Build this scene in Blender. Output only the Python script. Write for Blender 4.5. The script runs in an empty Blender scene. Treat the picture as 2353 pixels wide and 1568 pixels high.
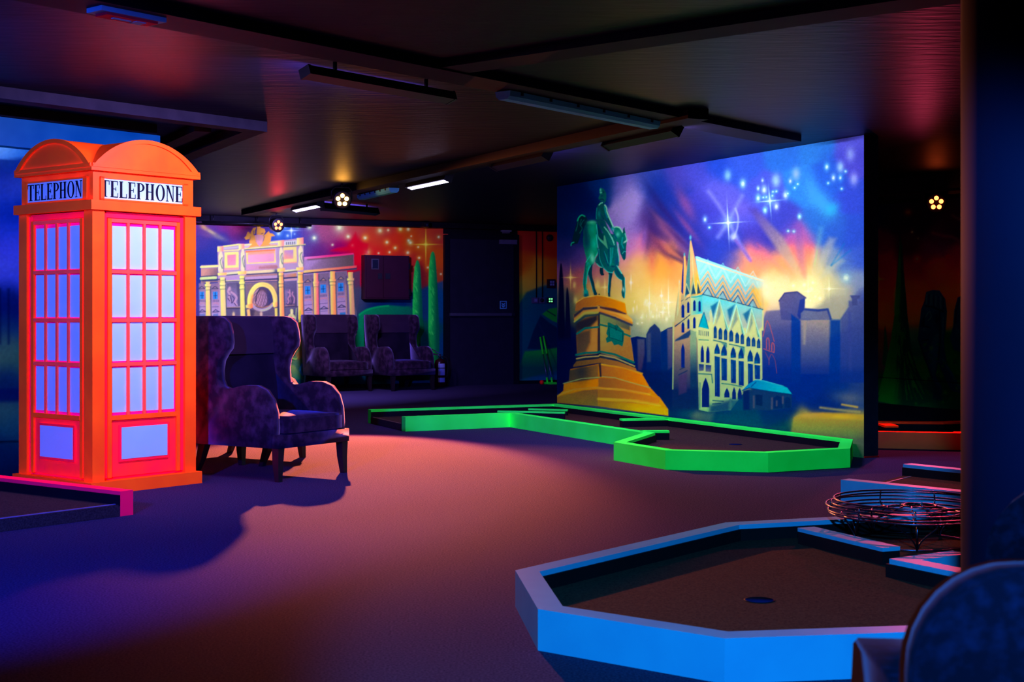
import bpy, bmesh, math, random
import numpy as np
from mathutils import Vector, Matrix
random.seed(7)
S = bpy.context.scene
COL = S.collection
# ------------------------------------------------------------------ camera
F, CX, HY, CH = 3268.0, 1176.5, 720.0, 1.08      # focal (px of 2353), centre x, horizon y, camera height
cd = bpy.data.cameras.new('camera'); cam = bpy.data.objects.new('camera', cd); COL.objects.link(cam)
cam.location = (0, 0, CH); cam.rotation_euler = (math.pi/2, 0, 0)
cd.sensor_width = 36.0; cd.lens = F/2353*36; cd.shift_y = -(784-HY)/2353
cd.dof.use_dof = True; cd.dof.focus_distance = 10.0; cd.dof.aperture_fstop = 7.1
cd.clip_start = .05
S.camera = cam
# ------------------------------------------------------------------ world + colour
w = bpy.data.worlds.new('world'); S.world = w; w.use_nodes = True
w.node_tree.nodes['Background'].inputs[0].default_value = (.002, .003, .012, 1)
w.node_tree.nodes['Background'].inputs[1].default_value = .25
vs = S.view_settings; vs.view_transform = 'Standard'; vs.look = 'None'; vs.gamma = 1; vs.exposure = 0.0
vs.use_curve_mapping = False
S.cycles.max_bounces = 5; S.cycles.diffuse_bounces = 2; S.cycles.glossy_bounces = 2
S.cycles.sample_clamp_indirect = 4.0
# ------------------------------------------------------------------ directions
A1 = math.radians(-26.4)                          # mural walls run this way (angle right of +Y)
A2 = math.radians(38.8)                           # booth, courses, beams
D1 = Vector((math.sin(A1), math.cos(A1), 0)); N1 = Vector((D1.y, -D1.x, 0))     # N1 points right
D2 = Vector((math.sin(A2), math.cos(A2), 0)); D3 = Vector((-D2.y, D2.x, 0))
CEIL = 2.41
def PX(x, y, z=0.0):
    Y = (CH-z)*F/(y-HY); return Vector(((x-CX)*Y/F, Y, z))
def PYD(x, y, Y):
    return Vector(((x-CX)*Y/F, Y, CH+(HY-y)*Y/F))
class Plane:                                     # vertical wall plane
    def __init__(s, p, d): s.p = Vector(p); s.d = Vector(d)
    def t(s, x):
        k = (x-CX)/F; return (k*s.p.y-s.p.x)/(s.d.x-k*s.d.y)
    def at(s, x, y, off=0.0, n=None):
        q = s.p+s.d*s.t(x); z = CH+(HY-y)*q.y/F
        v = Vector((q.x, q.y, z))
        return v+(n*off if n else Vector())
W_MAIN = Plane((2.62, 10.6, 0), D1)
W_BACK = Plane((-.5, 21.4, 0), N1)
W_RIGHT = Plane((3.79, 14.7, 0), D1)
NB = -D1                                          # back wall normal into the room
NM = -N1                                          # mural / right wall normal
# ------------------------------------------------------------------ lights
UV = (.34, .24, 1.0)
def area(name, loc, aim, sx, sy, power, col, spread=180):
    l = bpy.data.lights.new(name, 'AREA'); l.shape = 'RECTANGLE'; l.size = sx; l.size_y = sy
    l.energy = power; l.color = col; l.spread = math.radians(spread)
    o = bpy.data.objects.new(name, l); COL.objects.link(o); o.location = loc
    return o
def aim_bar(o, loc, along, aim):
    z = Vector(loc)-Vector(aim); x = Vector(along).normalized(); z = (z-x*z.dot(x)).normalized(); y = z.cross(x)
    o.matrix_world = Matrix(((x.x, y.x, z.x, loc[0]), (x.y, y.y, z.y, loc[1]), (x.z, y.z, z.z, loc[2]), (0, 0, 0, 1)))
def bar_light(name, loc, along, aim, power, length=.95, col=UV, spread=150, w=.04):
    loc = Vector(loc); loc = loc+(Vector(aim)-loc).normalized()*.06
    o = area(name, loc, aim, length, w, power, col, spread); aim_bar(o, loc, along, aim); return o
def spot(name, loc, aim, power, col, size, blend, rad=.06):
    l = bpy.data.lights.new(name, 'SPOT'); l.energy = power; l.color = col; l.spot_size = math.radians(size)
    l.spot_blend = blend; l.shadow_soft_size = rad
    o = bpy.data.objects.new(name, l); COL.objects.link(o); o.location = loc
    o.rotation_euler = (Vector(aim)-Vector(loc)).to_track_quat('-Z', 'Y').to_euler(); return o
BAR_Z = 2.33
def ceil_pt(x, y, z): return PX(x, y, z)
BARS = [((1383, 333), (1570, 295)), ((1133, 380), (1262, 355)), ((938, 427), (1035, 407)), ((673, 480), (740, 467))]
def bar_ends(i):
    (a, b), (c, d) = BARS[i]; return PX(a, b, BAR_Z), PX(c, d, BAR_Z)
def bar_mid(i):
    a, b = bar_ends(i); return (a+b)/2
PAR_O = PX(785, 458, 2.25); PAR_R1 = PYD(635, 517, 19.0); PAR_R2 = PYD(2150, 466, 13.45)
BT_A, BT_B = PX(707, 150, 2.36), PX(1030, 215, 2.36)
BAR_AIM = [W_MAIN.at(1800, 650), W_MAIN.at(1450, 660), bar_mid(2)+Vector((-.35, .5, -1.2)), bar_mid(3)+Vector((-.3, 1.9, -.75))]
for i, p_ in enumerate((27, 39, 9, 14)):
    bar_light('uv_light', bar_mid(i), D1, BAR_AIM[i], p_, spread=170)
BT_MID = (BT_A+BT_B)/2+Vector((0, 0, -.03)); BT_AIM = Vector((-2.35, 8.75, 1.7))
bar_light('uv_light', BT_MID, D2, BT_AIM, 44, length=1.05, spread=150)
UB_A, UB_B = PX(742, 475, 2.33), PX(864, 487, 2.33); UB_MID = (UB_A+UB_B)/2; UB_AIM = W_BACK.at(600, 690)
bar_light('uv_light', UB_MID, UB_B-UB_A, UB_AIM, 150, spread=175)
LB_MID = Vector((-2.75, 6.55, 2.33)); LB_AIM = Vector((-3.0, 8.9, 1.1))
bar_light('uv_bar_left_offscreen', LB_MID, D3, LB_AIM, 7, spread=160)
PO = PAR_O+Vector((.02, -.22, -.03)); PO_AIM = Vector((-1.3, 10.85, 0))
spot('par_orange_light', PO, PO_AIM, 5700, (1.0, .26, .03), 39.5, .45, .05)
spot('par_orange_fringe', PO, PO_AIM, 1600, (1.0, .03, .30), 42, .4, .05)
spot('par_orange_spill', PO, Vector((1.0, 7.4, 0)), 2100, (1.0, .22, .06), 46, .8, .05)
spot('par_red_light', PAR_R1+Vector((.06, -.22, -.05)), (-.4, 12, .0), 40, (1.0, .03, .06), 60, .6, .06)
spot('par_red_light', PAR_R2+Vector((-.14, -.14, -.04)), (2.0, 9.6, 0), 250, (1.0, .06, .16), 70, .7, .06)
spot('par_blue_rear_offscreen', (-.1, -.6, 2.3), (.95, 4.7, 0), 1350, (.02, .33, 1.0), 34, .4, .08)
spot('par_blue_left_offscreen', (-2.2, .6, 2.3), (-2.25, 7.7, .3), 3600, (.010, .045, 1.0), 38, .7, .08)
# ------------------------------------------------------------------ helpers
def lin(c):
    return tuple(((v/255)/12.92 if v/255 <= .04045 else ((v/255+.055)/1.055)**2.4) for v in c)
def fl(c, k=1.0):
    return tuple(min(v/u*k, 7.0) for v, u in zip(lin(c), UV))
MATS = {}
def nodes(name):
    m = bpy.data.materials.new(name); m.use_nodes = True; nt = m.node_tree; nt.nodes.clear()
    out = nt.nodes.new('ShaderNodeOutputMaterial'); return m, nt, out
def N(nt, t, **kw):
    n = nt.nodes.new('ShaderNode'+t)
    for k, v in kw.items():
        if k.startswith('i_'): n.inputs[k[2:].replace('_', ' ')].default_value = v
        else: setattr(n, k, v)
    return n
def rgba(c): return (c[0], c[1], c[2], 1)
def noise_mix(nt, c1, c2, scale, detail=3, lo=.35, hi=.65, vec=None, stretch=None):
    tc = N(nt, 'TexCoord'); nz = N(nt, 'TexNoise'); nz.inputs['Scale'].default_value = scale; nz.inputs['Detail'].default_value = detail
    if stretch:
        mp = N(nt, 'Mapping'); mp.inputs['Scale'].default_value = stretch
        nt.links.new(tc.outputs['Object'], mp.inputs['Vector']); nt.links.new(mp.outputs['Vector'], nz.inputs['Vector'])
    else: nt.links.new(tc.outputs['Object'], nz.inputs['Vector'])
    rp = N(nt, 'ValToRGB'); rp.color_ramp.elements[0].position = lo; rp.color_ramp.elements[1].position = hi
    rp.color_ramp.elements[0].color = rgba(c1); rp.color_ramp.elements[1].color = rgba(c2)
    nt.links.new(nz.outputs['Fac'], rp.inputs['Fac']); return rp, nz
def pbr(name, c1, c2=None, rough=.6, metal=0.0, spec=.3, scale=8, detail=3, lo=.35, hi=.65, bump=0, bscale=60, sheen=0, stretch=None):
    m, nt, out = nodes(name); b = N(nt, 'BsdfPrincipled'); nt.links.new(b.outputs[0], out.inputs[0])
    b.inputs['Roughness'].default_value = rough; b.inputs['Metallic'].default_value = metal
    b.inputs['Specular IOR Level'].default_value = spec
    if sheen:
        b.inputs['Sheen Weight'].default_value = sheen; b.inputs['Sheen Roughness'].default_value = .4; b.inputs['Sheen Tint'].default_value = (.8, .6, 1, 1)
    rp, nz = noise_mix(nt, c1, c2 or tuple(v*.8 for v in c1), scale, detail, lo, hi, stretch=stretch)
    nt.links.new(rp.outputs['Color'], b.inputs['Base Color'])
    if bump:
        n2 = N(nt, 'TexNoise'); n2.inputs['Scale'].default_value = bscale; n2.inputs['Detail'].default_value = 4
        tc = N(nt, 'TexCoord')
        if stretch:
            mp = N(nt, 'Mapping'); mp.inputs['Scale'].default_value = stretch; nt.links.new(tc.outputs['Object'], mp.inputs['Vector']); nt.links.new(mp.outputs['Vector'], n2.inputs['Vector'])
        else: nt.links.new(tc.outputs['Object'], n2.inputs['Vector'])
        bp = N(nt, 'Bump'); bp.inputs['Strength'].default_value = bump; bp.inputs['Distance'].default_value = .01
        nt.links.new(n2.outputs['Fac'], bp.inputs['Height']); nt.links.new(bp.outputs['Normal'], b.inputs['Normal'])
    MATS[name] = m; return m
def fluor(name, c1, c2=None, scale=10, lo=.35, hi=.65, gloss=.012, detail=3, k=1.0, raw=False):
    """black-light paint: it answers violet light with visible colour, hence a response above one"""
    m, nt, out = nodes(name); d = N(nt, 'BsdfDiffuse')
    a = c1 if raw else fl(c1, k); b_ = (c2 if raw else fl(c2, k)) if c2 else tuple(v*.88 for v in a)
    rp, nz = noise_mix(nt, tuple(v/8 for v in a), tuple(v/8 for v in b_), scale, detail, lo, hi)
    vm = N(nt, 'VectorMath', operation='SCALE'); vm.inputs['Scale'].default_value = 8.0
    nt.links.new(rp.outputs['Color'], vm.inputs[0]); nt.links.new(vm.outputs['Vector'], d.inputs['Color'])
    g = N(nt, 'BsdfGlossy'); g.inputs['Roughness'].default_value = .35; g.inputs['Color'].default_value = (1, 1, 1, 1)
    mx = N(nt, 'MixShader'); mx.inputs[0].default_value = gloss
    nt.links.new(d.outputs[0], mx.inputs[1]); nt.links.new(g.outputs[0], mx.inputs[2]); nt.links.new(mx.outputs[0], out.inputs[0])
    MATS[name] = m; return m
def emit(name, c, s):
    m, nt, out = nodes(name); e = N(nt, 'Emission'); e.inputs[0].default_value = rgba(c); e.inputs[1].default_value = s
    nt.links.new(e.outputs[0], out.inputs[0]); MATS[name] = m; return m
def paint_mat(name, gain=1.0):
    m, nt, out = nodes(name); a = N(nt, 'Attribute'); a.attribute_name = 'paint'
    vm = N(nt, 'VectorMath', operation='MULTIPLY'); vm.inputs[1].default_value = tuple(gain/u for u in UV)
    d = N(nt, 'BsdfDiffuse'); nt.links.new(a.outputs['Color'], vm.inputs[0])
    nz = N(nt, 'TexNoise'); nz.inputs['Scale'].default_value = 160; tc = N(nt, 'TexCoord'); nt.links.new(tc.outputs['Object'], nz.inputs['Vector'])
    bp = N(nt, 'Bump'); bp.inputs['Strength'].default_value = .25; bp.inputs['Distance'].default_value = .003
    nt.links.new(nz.outputs['Fac'], bp.inputs['Height']); nt.links.new(bp.outputs['Normal'], d.inputs['Normal'])
    nt.links.new(vm.outputs['Vector'], d.inputs['Color']); nt.links.new(d.outputs[0], out.inputs[0]); MATS[name] = m; return m
# plain materials
pbr('carpet', (.030, .022, .066), (.105, .076, .165), rough=.95, spec=.05, scale=120, detail=4, lo=.33, hi=.67, bump=.5, bscale=260)
pbr('course_carpet', (.060, .030, .022), (.140, .075, .045), rough=.95, spec=.05, scale=120, detail=4, lo=.3, hi=.7, bump=.4, bscale=200)
pbr('ceiling_black', (.003, .003, .012), (.006, .0055, .021), rough=.45, spec=.075, scale=2.2, detail=6, bump=.35, bscale=9, stretch=(.5, 2.2, 1))
pbr('wall_black', (.012, .012, .022), (.018, .018, .03), rough=.7, spec=.2)
pbr('beam_black', (.004, .0035, .008), (.007, .006, .012), rough=.7, spec=.15)
pbr('beam_grey', (.03, .027, .036), (.045, .04, .048), rough=.7, spec=.2)
pbr('pillar_paint', (.010, .006, .034), (.012, .007, .040), rough=.75, spec=.15, scale=3)
pbr('black_metal', (.010, .010, .012), rough=.4, spec=.5)
pbr('black_rubber', (.006, .006, .008), rough=.7, spec=.2)
pbr('grey_metal', (.35, .33, .36), rough=.35, metal=.8)
pbr('steel_strip', (.50, .40, .48), (.38, .30, .38), rough=.45, metal=.1, scale=25)
pbr('velvet_plum', (.016, .006, .014), (.076, .030, .056), rough=.85, spec=.1, scale=14, detail=6, lo=.42, hi=.72, sheen=.35)
pbr('velvet_back', (.008, .004, .012), (.020, .010, .026), rough=.9, spec=.08, scale=5, detail=4, lo=.4, hi=.75, sheen=.25)
pbr('velvet_head', (.030, .014, .030), (.046, .021, .042), rough=.9, spec=.08, scale=4, detail=3, sheen=.3)  # lighter copy of the plum velvet; headrest shading is put into the colour
pbr('velvet_blue', (.005, .004, .012), (.012, .011, .040), rough=.95, spec=.03, scale=42, detail=6, lo=.45, hi=.8, sheen=.05)
pbr('dark_wood', (.014, .008, .010), (.02, .011, .013), rough=.45, spec=.3)
pbr('door_paint', (.014, .012, .022), (.018, .015, .028), rough=.55, spec=.3)
pbr('frame_paint', (.006, .006, .010), rough=.6, spec=.2)
pbr('cabinet_red', (.055, .007, .02), (.048, .006, .018), rough=.5, spec=.3)
pbr('cabinet_glass', (.02, .03, .05), rough=.08, spec=.7)
pbr('white_plastic', (.42, .40, .50), (.36, .35, .45), rough=.45, spec=.4)
pbr('grey_plastic', (.20, .18, .22), rough=.5, spec=.3)
pbr('dark_cap', (.02, .02, .03), rough=.5)
pbr('red_paint', (.05, .004, .006), rough=.3, spec=.5)
pbr('cable', (.02, .012, .02), rough=.5)
pbr('wire', (.13, .11, .18), rough=.28, metal=1.0)
pbr('wood_edge', (.40, .22, .13), (.30, .16, .10), rough=.6, scale=12, stretch=(1, 1, 6))
pbr('kerb_blue', (.08, .62, .85), (.065, .55, .80), rough=.45, spec=.3, scale=5)
pbr('ink', (.004, .004, .012), rough=.7)

pbr('pale_label', (.55, .6, .75), rough=.5)
pbr('lamp_body', (.05, .05, .075), rough=.5)
fluor('booth_orange', (4.6, .36, .010), (4.2, .28, .010), scale=5, raw=True)
fluor('booth_red', (5.6, .05, .05), (4.6, .04, .08), scale=7, raw=True)
fluor('booth_magenta', (6.0, .02, .32), scale=9, raw=True)
fluor('booth_bar', (6.2, .27, .07), scale=9, raw=True)
fluor('booth_lower', (6.0, .13, .03), (5.2, .05, .06), scale=4, raw=True)
fluor('booth_white', (1.1, 2.0, 1.0), (1.0, 1.85, .94), scale=9, lo=.4, hi=.8, raw=True)
fluor('kerb_green', (38, 222, 104), (34, 205, 90), scale=4, k=1.25)
fluor('kerb_pink', (6.0, .02, .13), (5.4, .02, .12), scale=5, raw=True)
fluor('kerb_orange', (6.0, .25, .01), (5.2, .14, .01), scale=4, raw=True)
fluor('red_strip', (225, 10, 30), scale=20)
fluor('club_green', (40, 220, 60), scale=8)
fluor('ball_red', (255, 30, 30), scale=8)
fluor('sticker_blue', (70, 120, 230), scale=8)
emit('led_uv', (.62, .55, 1.0), 14)
emit('led_orange', (1.0, .42, .06), 60)
emit('led_red', (1.0, .17, .05), 9)
emit('led_red_far', (1.0, .10, .02), 14)
emit('led_blue', (.05, .3, 1.0), 10)
fluor('em_white', (140, 150, 240), scale=6)
fluor('em_red', (255, 20, 70), scale=6)
fluor('lamp_cover', (70, 125, 240), scale=3)
emit('led_green', (.2, 1.0, .35), 1.4)

def mesh_obj(name, verts, faces, mat=None, parent=None, smooth=False, mats=None, fmat=None):
    me = bpy.data.meshes.new(name); me.from_pydata([tuple(v) for v in verts], [], faces); me.update()
    for m in (mats or ([mat] if mat else [])): me.materials.append(MATS[m])
    if fmat: me.polygons.foreach_set('material_index', fmat)
    if smooth: me.polygons.foreach_set('use_smooth', [True]*len(me.polygons))
    o = bpy.data.objects.new(name, me); COL.objects.link(o)
    if parent: o.parent = parent
    return o
def from_bm(name, bm, mat, parent=None, bevel=0, seg=2, smooth=False):
    if bevel: bmesh.ops.bevel(bm, geom=[e for e in bm.edges if e.calc_face_angle(0) > .5], offset=bevel, segments=seg, affect='EDGES', clamp_overlap=True)
    bmesh.ops.recalc_face_normals(bm, faces=bm.faces)
    me = bpy.data.meshes.new(name); bm.to_mesh(me); bm.free()
    me.materials.append(MATS[mat])
    if smooth: me.polygons.foreach_set('use_smooth', [True]*len(me.polygons))
    o = bpy.data.objects.new(name, me); COL.objects.link(o)
    if parent: o.parent = parent
    return o
def prism_bm(bm, poly, ex):
    """poly: 3-D points of a planar outline, ex: extrusion vector"""
    a = [bm.verts.new(p) for p in poly]; b = [bm.verts.new(Vector(p)+Vector(ex)) for p in poly]; n = len(a)
    bm.faces.new(a[::-1]); bm.faces.new(b)
    for i in range(n): bm.faces.new((a[i], a[(i+1) % n], b[(i+1) % n], b[i]))
def prism(name, poly, ex, mat, parent=None, bevel=0, seg=2, smooth=False):
    bm = bmesh.new(); prism_bm(bm, poly, ex); return from_bm(name, bm, mat, parent, bevel, seg, smooth)
def box_bm(bm, c, s, u=None, v=None):
    u = Vector(u or (1, 0, 0)); v = Vector(v or (0, 1, 0)); n = u.cross(v); c = Vector(c)
    p = [c+u*(a*s[0]/2)+v*(b*s[1]/2)-n*(s[2]/2) for a, b in ((-1, -1), (1, -1), (1, 1), (-1, 1))]
    prism_bm(bm, p, n*s[2])
def box(name, c, s, mat, parent=None, u=None, v=None, bevel=0, seg=2, smooth=False):
    bm = bmesh.new(); box_bm(bm, c, s, u, v); return from_bm(name, bm, mat, parent, bevel, seg, smooth)
def tube_bm(bm, pts, r, seg=8, caps=True, closed=False):
    pts = [Vector(p) for p in pts]; rings = []; n = len(pts); up = None
    for i, p in enumerate(pts):
        if closed: t = (pts[(i+1) % n]-pts[i-1]).normalized()
        else: t = (pts[min(i+1, n-1)]-pts[max(i-1, 0)]).normalized()
        if up is None:
            up = Vector((0, 0, 1)) if abs(t.z) < .9 else Vector((1, 0, 0))
        x = t.cross(up).normalized(); y = x.cross(t); up = y
        rr = r[i] if isinstance(r, (list, tuple)) else r
        rings.append([bm.verts.new(p+x*(rr*math.cos(k*2*math.pi/seg))+y*(rr*math.sin(k*2*math.pi/seg))) for k in range(seg)])
    for i in range(n if closed else n-1):
        a, b = rings[i], rings[(i+1) % n]
        for k in range(seg): bm.faces.new((a[k], a[(k+1) % seg], b[(k+1) % seg], b[k]))
    if caps and not closed: bm.faces.new(rings[0][::-1]); bm.faces.new(rings[-1])
def tube(name, pts, r, mat, parent=None, seg=8, closed=False):
    bm = bmesh.new(); tube_bm(bm, pts, r, seg, True, closed); return from_bm(name, bm, mat, parent, smooth=True)
def lathe_bm(bm, prof, seg=24, c=(0, 0, 0), axis=None):
    """prof: list of (r, h) along axis"""
    ax = Vector(axis or (0, 0, 1)).normalized(); x = ax.cross(Vector((0, 0, 1)) if abs(ax.z) < .9 else Vector((1, 0, 0))).normalized(); y = ax.cross(x); c = Vector(c)
    rings = [[bm.verts.new(c+ax*h+x*(r*math.cos(k*2*math.pi/seg))+y*(r*math.sin(k*2*math.pi/seg))) for k in range(seg)] for r, h in prof]
    for a, b in zip(rings, rings[1:]):
        for k in range(seg): bm.faces.new((a[k], a[(k+1) % seg], b[(k+1) % seg], b[k]))
    bm.faces.new(rings[0][::-1]); bm.faces.new(rings[-1])
def lathe(name, prof, mat, parent=None, seg=24, c=(0, 0, 0), axis=None, smooth=True):
    bm = bmesh.new(); lathe_bm(bm, prof, seg, c, axis); return from_bm(name, bm, mat, parent, smooth=smooth)
def thing(name, label, cat, loc=(0, 0, 0), rz=0, group=None):
    o = bpy.data.objects.new(name, None); COL.objects.link(o); o.location = loc; o.rotation_euler = (0, 0, rz); o.empty_display_size = .1
    tag(o, label, cat, group); return o
def tag(o, label, cat, group=None):
    o['label'] = label; o['category'] = cat
    if group: o['group'] = group
    return o
def struct(o, label=None):
    o['kind'] = 'structure'
    if label: o['label'] = label
    return o
def copy_tree(o, parent=None):
    c = o.copy(); COL.objects.link(c); c.parent = parent
    for ch in list(o.children): copy_tree(ch, c)
    return c
def catmull(p, n=6, closed=False):
    p = [Vector(q) for q in p]; out = []; m = len(p)
    for i in range(m if closed else m-1):
        a, b, c, d = (p[(i-1) % m], p[i], p[(i+1) % m], p[(i+2) % m]) if closed else (p[max(i-1, 0)], p[i], p[i+1], p[min(i+2, m-1)])
        for k in range(n):
            t = k/n; out.append(.5*((2*b)+(c-a)*t+(2*a-5*b+4*c-d)*t*t+(3*b-a-3*c+d)*t**3))
    if not closed: out.append(p[-1])
    return out
# ------------------------------------------------------------------ mural painting (colours only, laid on the wall meshes as a paint layer)
class Canvas:
    def __init__(s, x0, y0, x1, y1, k=1.0):
        s.x0, s.y0, s.k = x0, y0, k; s.w = int((x1-x0)*k)+1; s.h = int((y1-y0)*k)+1
        s.X, s.Y = np.meshgrid(x0+np.arange(s.w)/k, y0+np.arange(s.h)/k); s.X = s.X.astype(np.float32); s.Y = s.Y.astype(np.float32)
        s.a = np.zeros((s.h, s.w, 3), np.float32); s.tint = None
    def bg(s, pts, sig):
        q = np.array([(p[0], p[1]) for p in pts], np.float32); c = np.array([p[2] for p in pts], np.float32)/255
        num = np.zeros_like(s.a); den = np.zeros((s.h, s.w), np.float32)
        for (x, y), col in zip(q, c):
            d2 = (s.X-x)**2+(s.Y-y)**2; wt = np.exp(-d2/(2*sig*sig))+2e-3/(1+d2/400)**2+1e-9
            num += wt[..., None]*col; den += wt
        s.a = num/den[..., None]
    def noise(s, cell, seed):
        r = np.random.RandomState(seed); gw, gh = int(s.w/(cell*s.k))+3, int(s.h/(cell*s.k))+3; g = r.rand(gh, gw).astype(np.float32)
        fx = (s.X-s.x0)/cell; fy = (s.Y-s.y0)/cell; ix = fx.astype(int); iy = fy.astype(int); tx = fx-ix; ty = fy-iy
        tx = tx*tx*(3-2*tx); ty = ty*ty*(3-2*ty)
        return g[iy, ix]*(1-tx)*(1-ty)+g[iy, ix+1]*tx*(1-ty)+g[iy+1, ix]*(1-tx)*ty+g[iy+1, ix+1]*tx*ty
    def warp(s, amp, cell=40):
        n1 = s.noise(cell, 11)*.7+s.noise(cell/2.5, 12)*.3-.5; n2 = s.noise(cell, 13)*.7+s.noise(cell/2.5, 14)*.3-.5
        xi = np.clip((s.X-s.x0+n1*amp)*s.k, 0, s.w-1).astype(int); yi = np.clip((s.Y-s.y0+n2*amp)*s.k, 0, s.h-1).astype(int)
        s.a = s.a[yi, xi]
    def grain(s, amt, cell=2.0):
        n = s.noise(cell, 21)-.5; s.a = np.clip(s.a*(1+amt*n[..., None]), 0, 1)
    def win(s, x0, y0, x1, y1):
        a = max(0, int((x0-s.x0)*s.k)); b = min(s.w, int((x1-s.x0)*s.k)+2); c = max(0, int((y0-s.y0)*s.k)); d = min(s.h, int((y1-s.y0)*s.k)+2)
        return (slice(c, d), slice(a, b)) if a < b and c < d else None
    def mix(s, W, m, col):
        if isinstance(col, tuple) and len(col) == 4:          # gradient (p1, c1, p2, c2)
            (ax, ay), c1, (bx, by), c2 = col; L = (bx-ax)**2+(by-ay)**2
            t = np.clip(((s.X[W]-ax)*(bx-ax)+(s.Y[W]-ay)*(by-ay))/L, 0, 1)[..., None]
            cc = (np.array(c1, np.float32)*(1-t)+np.array(c2, np.float32)*t)/255
        else: cc = np.array(col, np.float32)/255
        s.a[W] = s.a[W]*(1-m[..., None])+cc*m[..., None]
    def poly(s, pts, col, soft=.7, al=1.0, sm=False):
        if s.tint:
            f = lambda k: tuple(v*t for v, t in zip(k, s.tint))
            col = (col[0], f(col[1]), col[2], f(col[3])) if len(col) == 4 else f(col)
        if sm: pts = [(v.x, v.y) for v in catmull([(p[0], p[1], 0) for p in pts], 5, True)]
        p = np.array([(q[0], q[1]) for q in pts], np.float32); pad = soft*3+1
        W = s.win(p[:, 0].min()-pad, p[:, 1].min()-pad, p[:, 0].max()+pad, p[:, 1].max()+pad)
        if W is None: return
        X, Y = s.X[W], s.Y[W]; ins = np.zeros(X.shape, bool); dm = np.full(X.shape, 1e9, np.float32); n = len(p)
        for i in range(n):
            x1, y1 = p[i]; x2, y2 = p[(i+1) % n]
            if y1 != y2:
                c = (y1 > Y) != (y2 > Y); xc = (x2-x1)*(Y-y1)/(y2-y1)+x1; ins ^= c & (X < xc)
            dx, dy = x2-x1, y2-y1; L = dx*dx+dy*dy+1e-9; t = np.clip(((X-x1)*dx+(Y-y1)*dy)/L, 0, 1)
            dm = np.minimum(dm, (X-x1-t*dx)**2+(Y-y1-t*dy)**2)
        sd = np.sqrt(dm)*np.where(ins, 1, -1); m = np.clip(sd/(2*soft)+.5, 0, 1); m = m*m*(3-2*m)*al
        s.mix(W, m, col)
    def line(s, pts, col, wd=1.2, soft=.6, al=1.0, sm=False, closed=False):
        if sm: pts = [(v.x, v.y) for v in catmull([(p[0], p[1], 0) for p in pts], 5, closed)]
        if closed: pts = list(pts)+[pts[0]]
        p = np.array(pts, np.float32); pad = wd+soft*2+1
        W = s.win(p[:, 0].min()-pad, p[:, 1].min()-pad, p[:, 0].max()+pad, p[:, 1].max()+pad)
        if W is None: return
        X, Y = s.X[W], s.Y[W]; dm = np.full(X.shape, 1e9, np.float32)
        for (x1, y1), (x2, y2) in zip(p[:-1], p[1:]):
            dx, dy = x2-x1, y2-y1; L = dx*dx+dy*dy+1e-9; t = np.clip(((X-x1)*dx+(Y-y1)*dy)/L, 0, 1)
            dm = np.minimum(dm, (X-x1-t*dx)**2+(Y-y1-t*dy)**2)
        m = np.clip((wd/2+soft-np.sqrt(dm))/(2*soft), 0, 1); s.mix(W, m*m*(3-2*m)*al, col)
    def blob(s, x, y, rx, ry, col, al=1.0, ang=0):
        R = max(rx, ry)*3; W = s.win(x-R, y-R, x+R, y+R)
        if W is None: return
        c, n = math.cos(math.radians(ang)), math.sin(math.radians(ang)); dx, dy = s.X[W]-x, s.Y[W]-y
        u, v = (dx*c+dy*n)/rx, (-dx*n+dy*c)/ry; s.mix(W, np.exp(-(u*u+v*v)/1.2)*al, col)
    def dot(s, x, y, r, core=(235, 250, 255), halo=(120, 190, 250)):
        s.blob(x, y, r*1.9, r*1.9, halo, .6); s.blob(x, y, r*.75, r*.75, core, .95)
    def star(s, x, y, lx, ly, core=(240, 252, 255), halo=(150, 200, 255), ang=0):
        s.blob(x, y, lx*.5, lx*.5, halo, .5); s.blob(x, y, lx, 1.3, halo, .9, ang); s.blob(x, y, 1.3, ly, halo, .9, ang)
        s.blob(x, y, lx*.7, .7, core, .9, ang); s.blob(x, y, .7, ly*.7, core, .9, ang); s.blob(x, y, 3, 3, core, .95)
    def linear(s):
        a = np.clip(s.a, 0, 1); return np.where(a <= .04045, a/12.92, ((a+.055)/1.055)**2.4)
    def sample(s, x, y):
        L = s.linear(); fx = np.clip((x-s.x0)*s.k, 0, s.w-1.001); fy = np.clip((y-s.y0)*s.k, 0, s.h-1.001)
        ix, iy = fx.astype(int), fy.astype(int); tx, ty = (fx-ix)[..., None], (fy-iy)[..., None]
        return L[iy, ix]*(1-tx)*(1-ty)+L[iy, ix+1]*tx*(1-ty)+L[iy+1, ix]*(1-tx)*ty+L[iy+1, ix+1]*tx*ty
def zf(ox, oy, sc): return lambda *q: [(ox+x/sc, oy+y/sc) for x, y in q]

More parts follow.
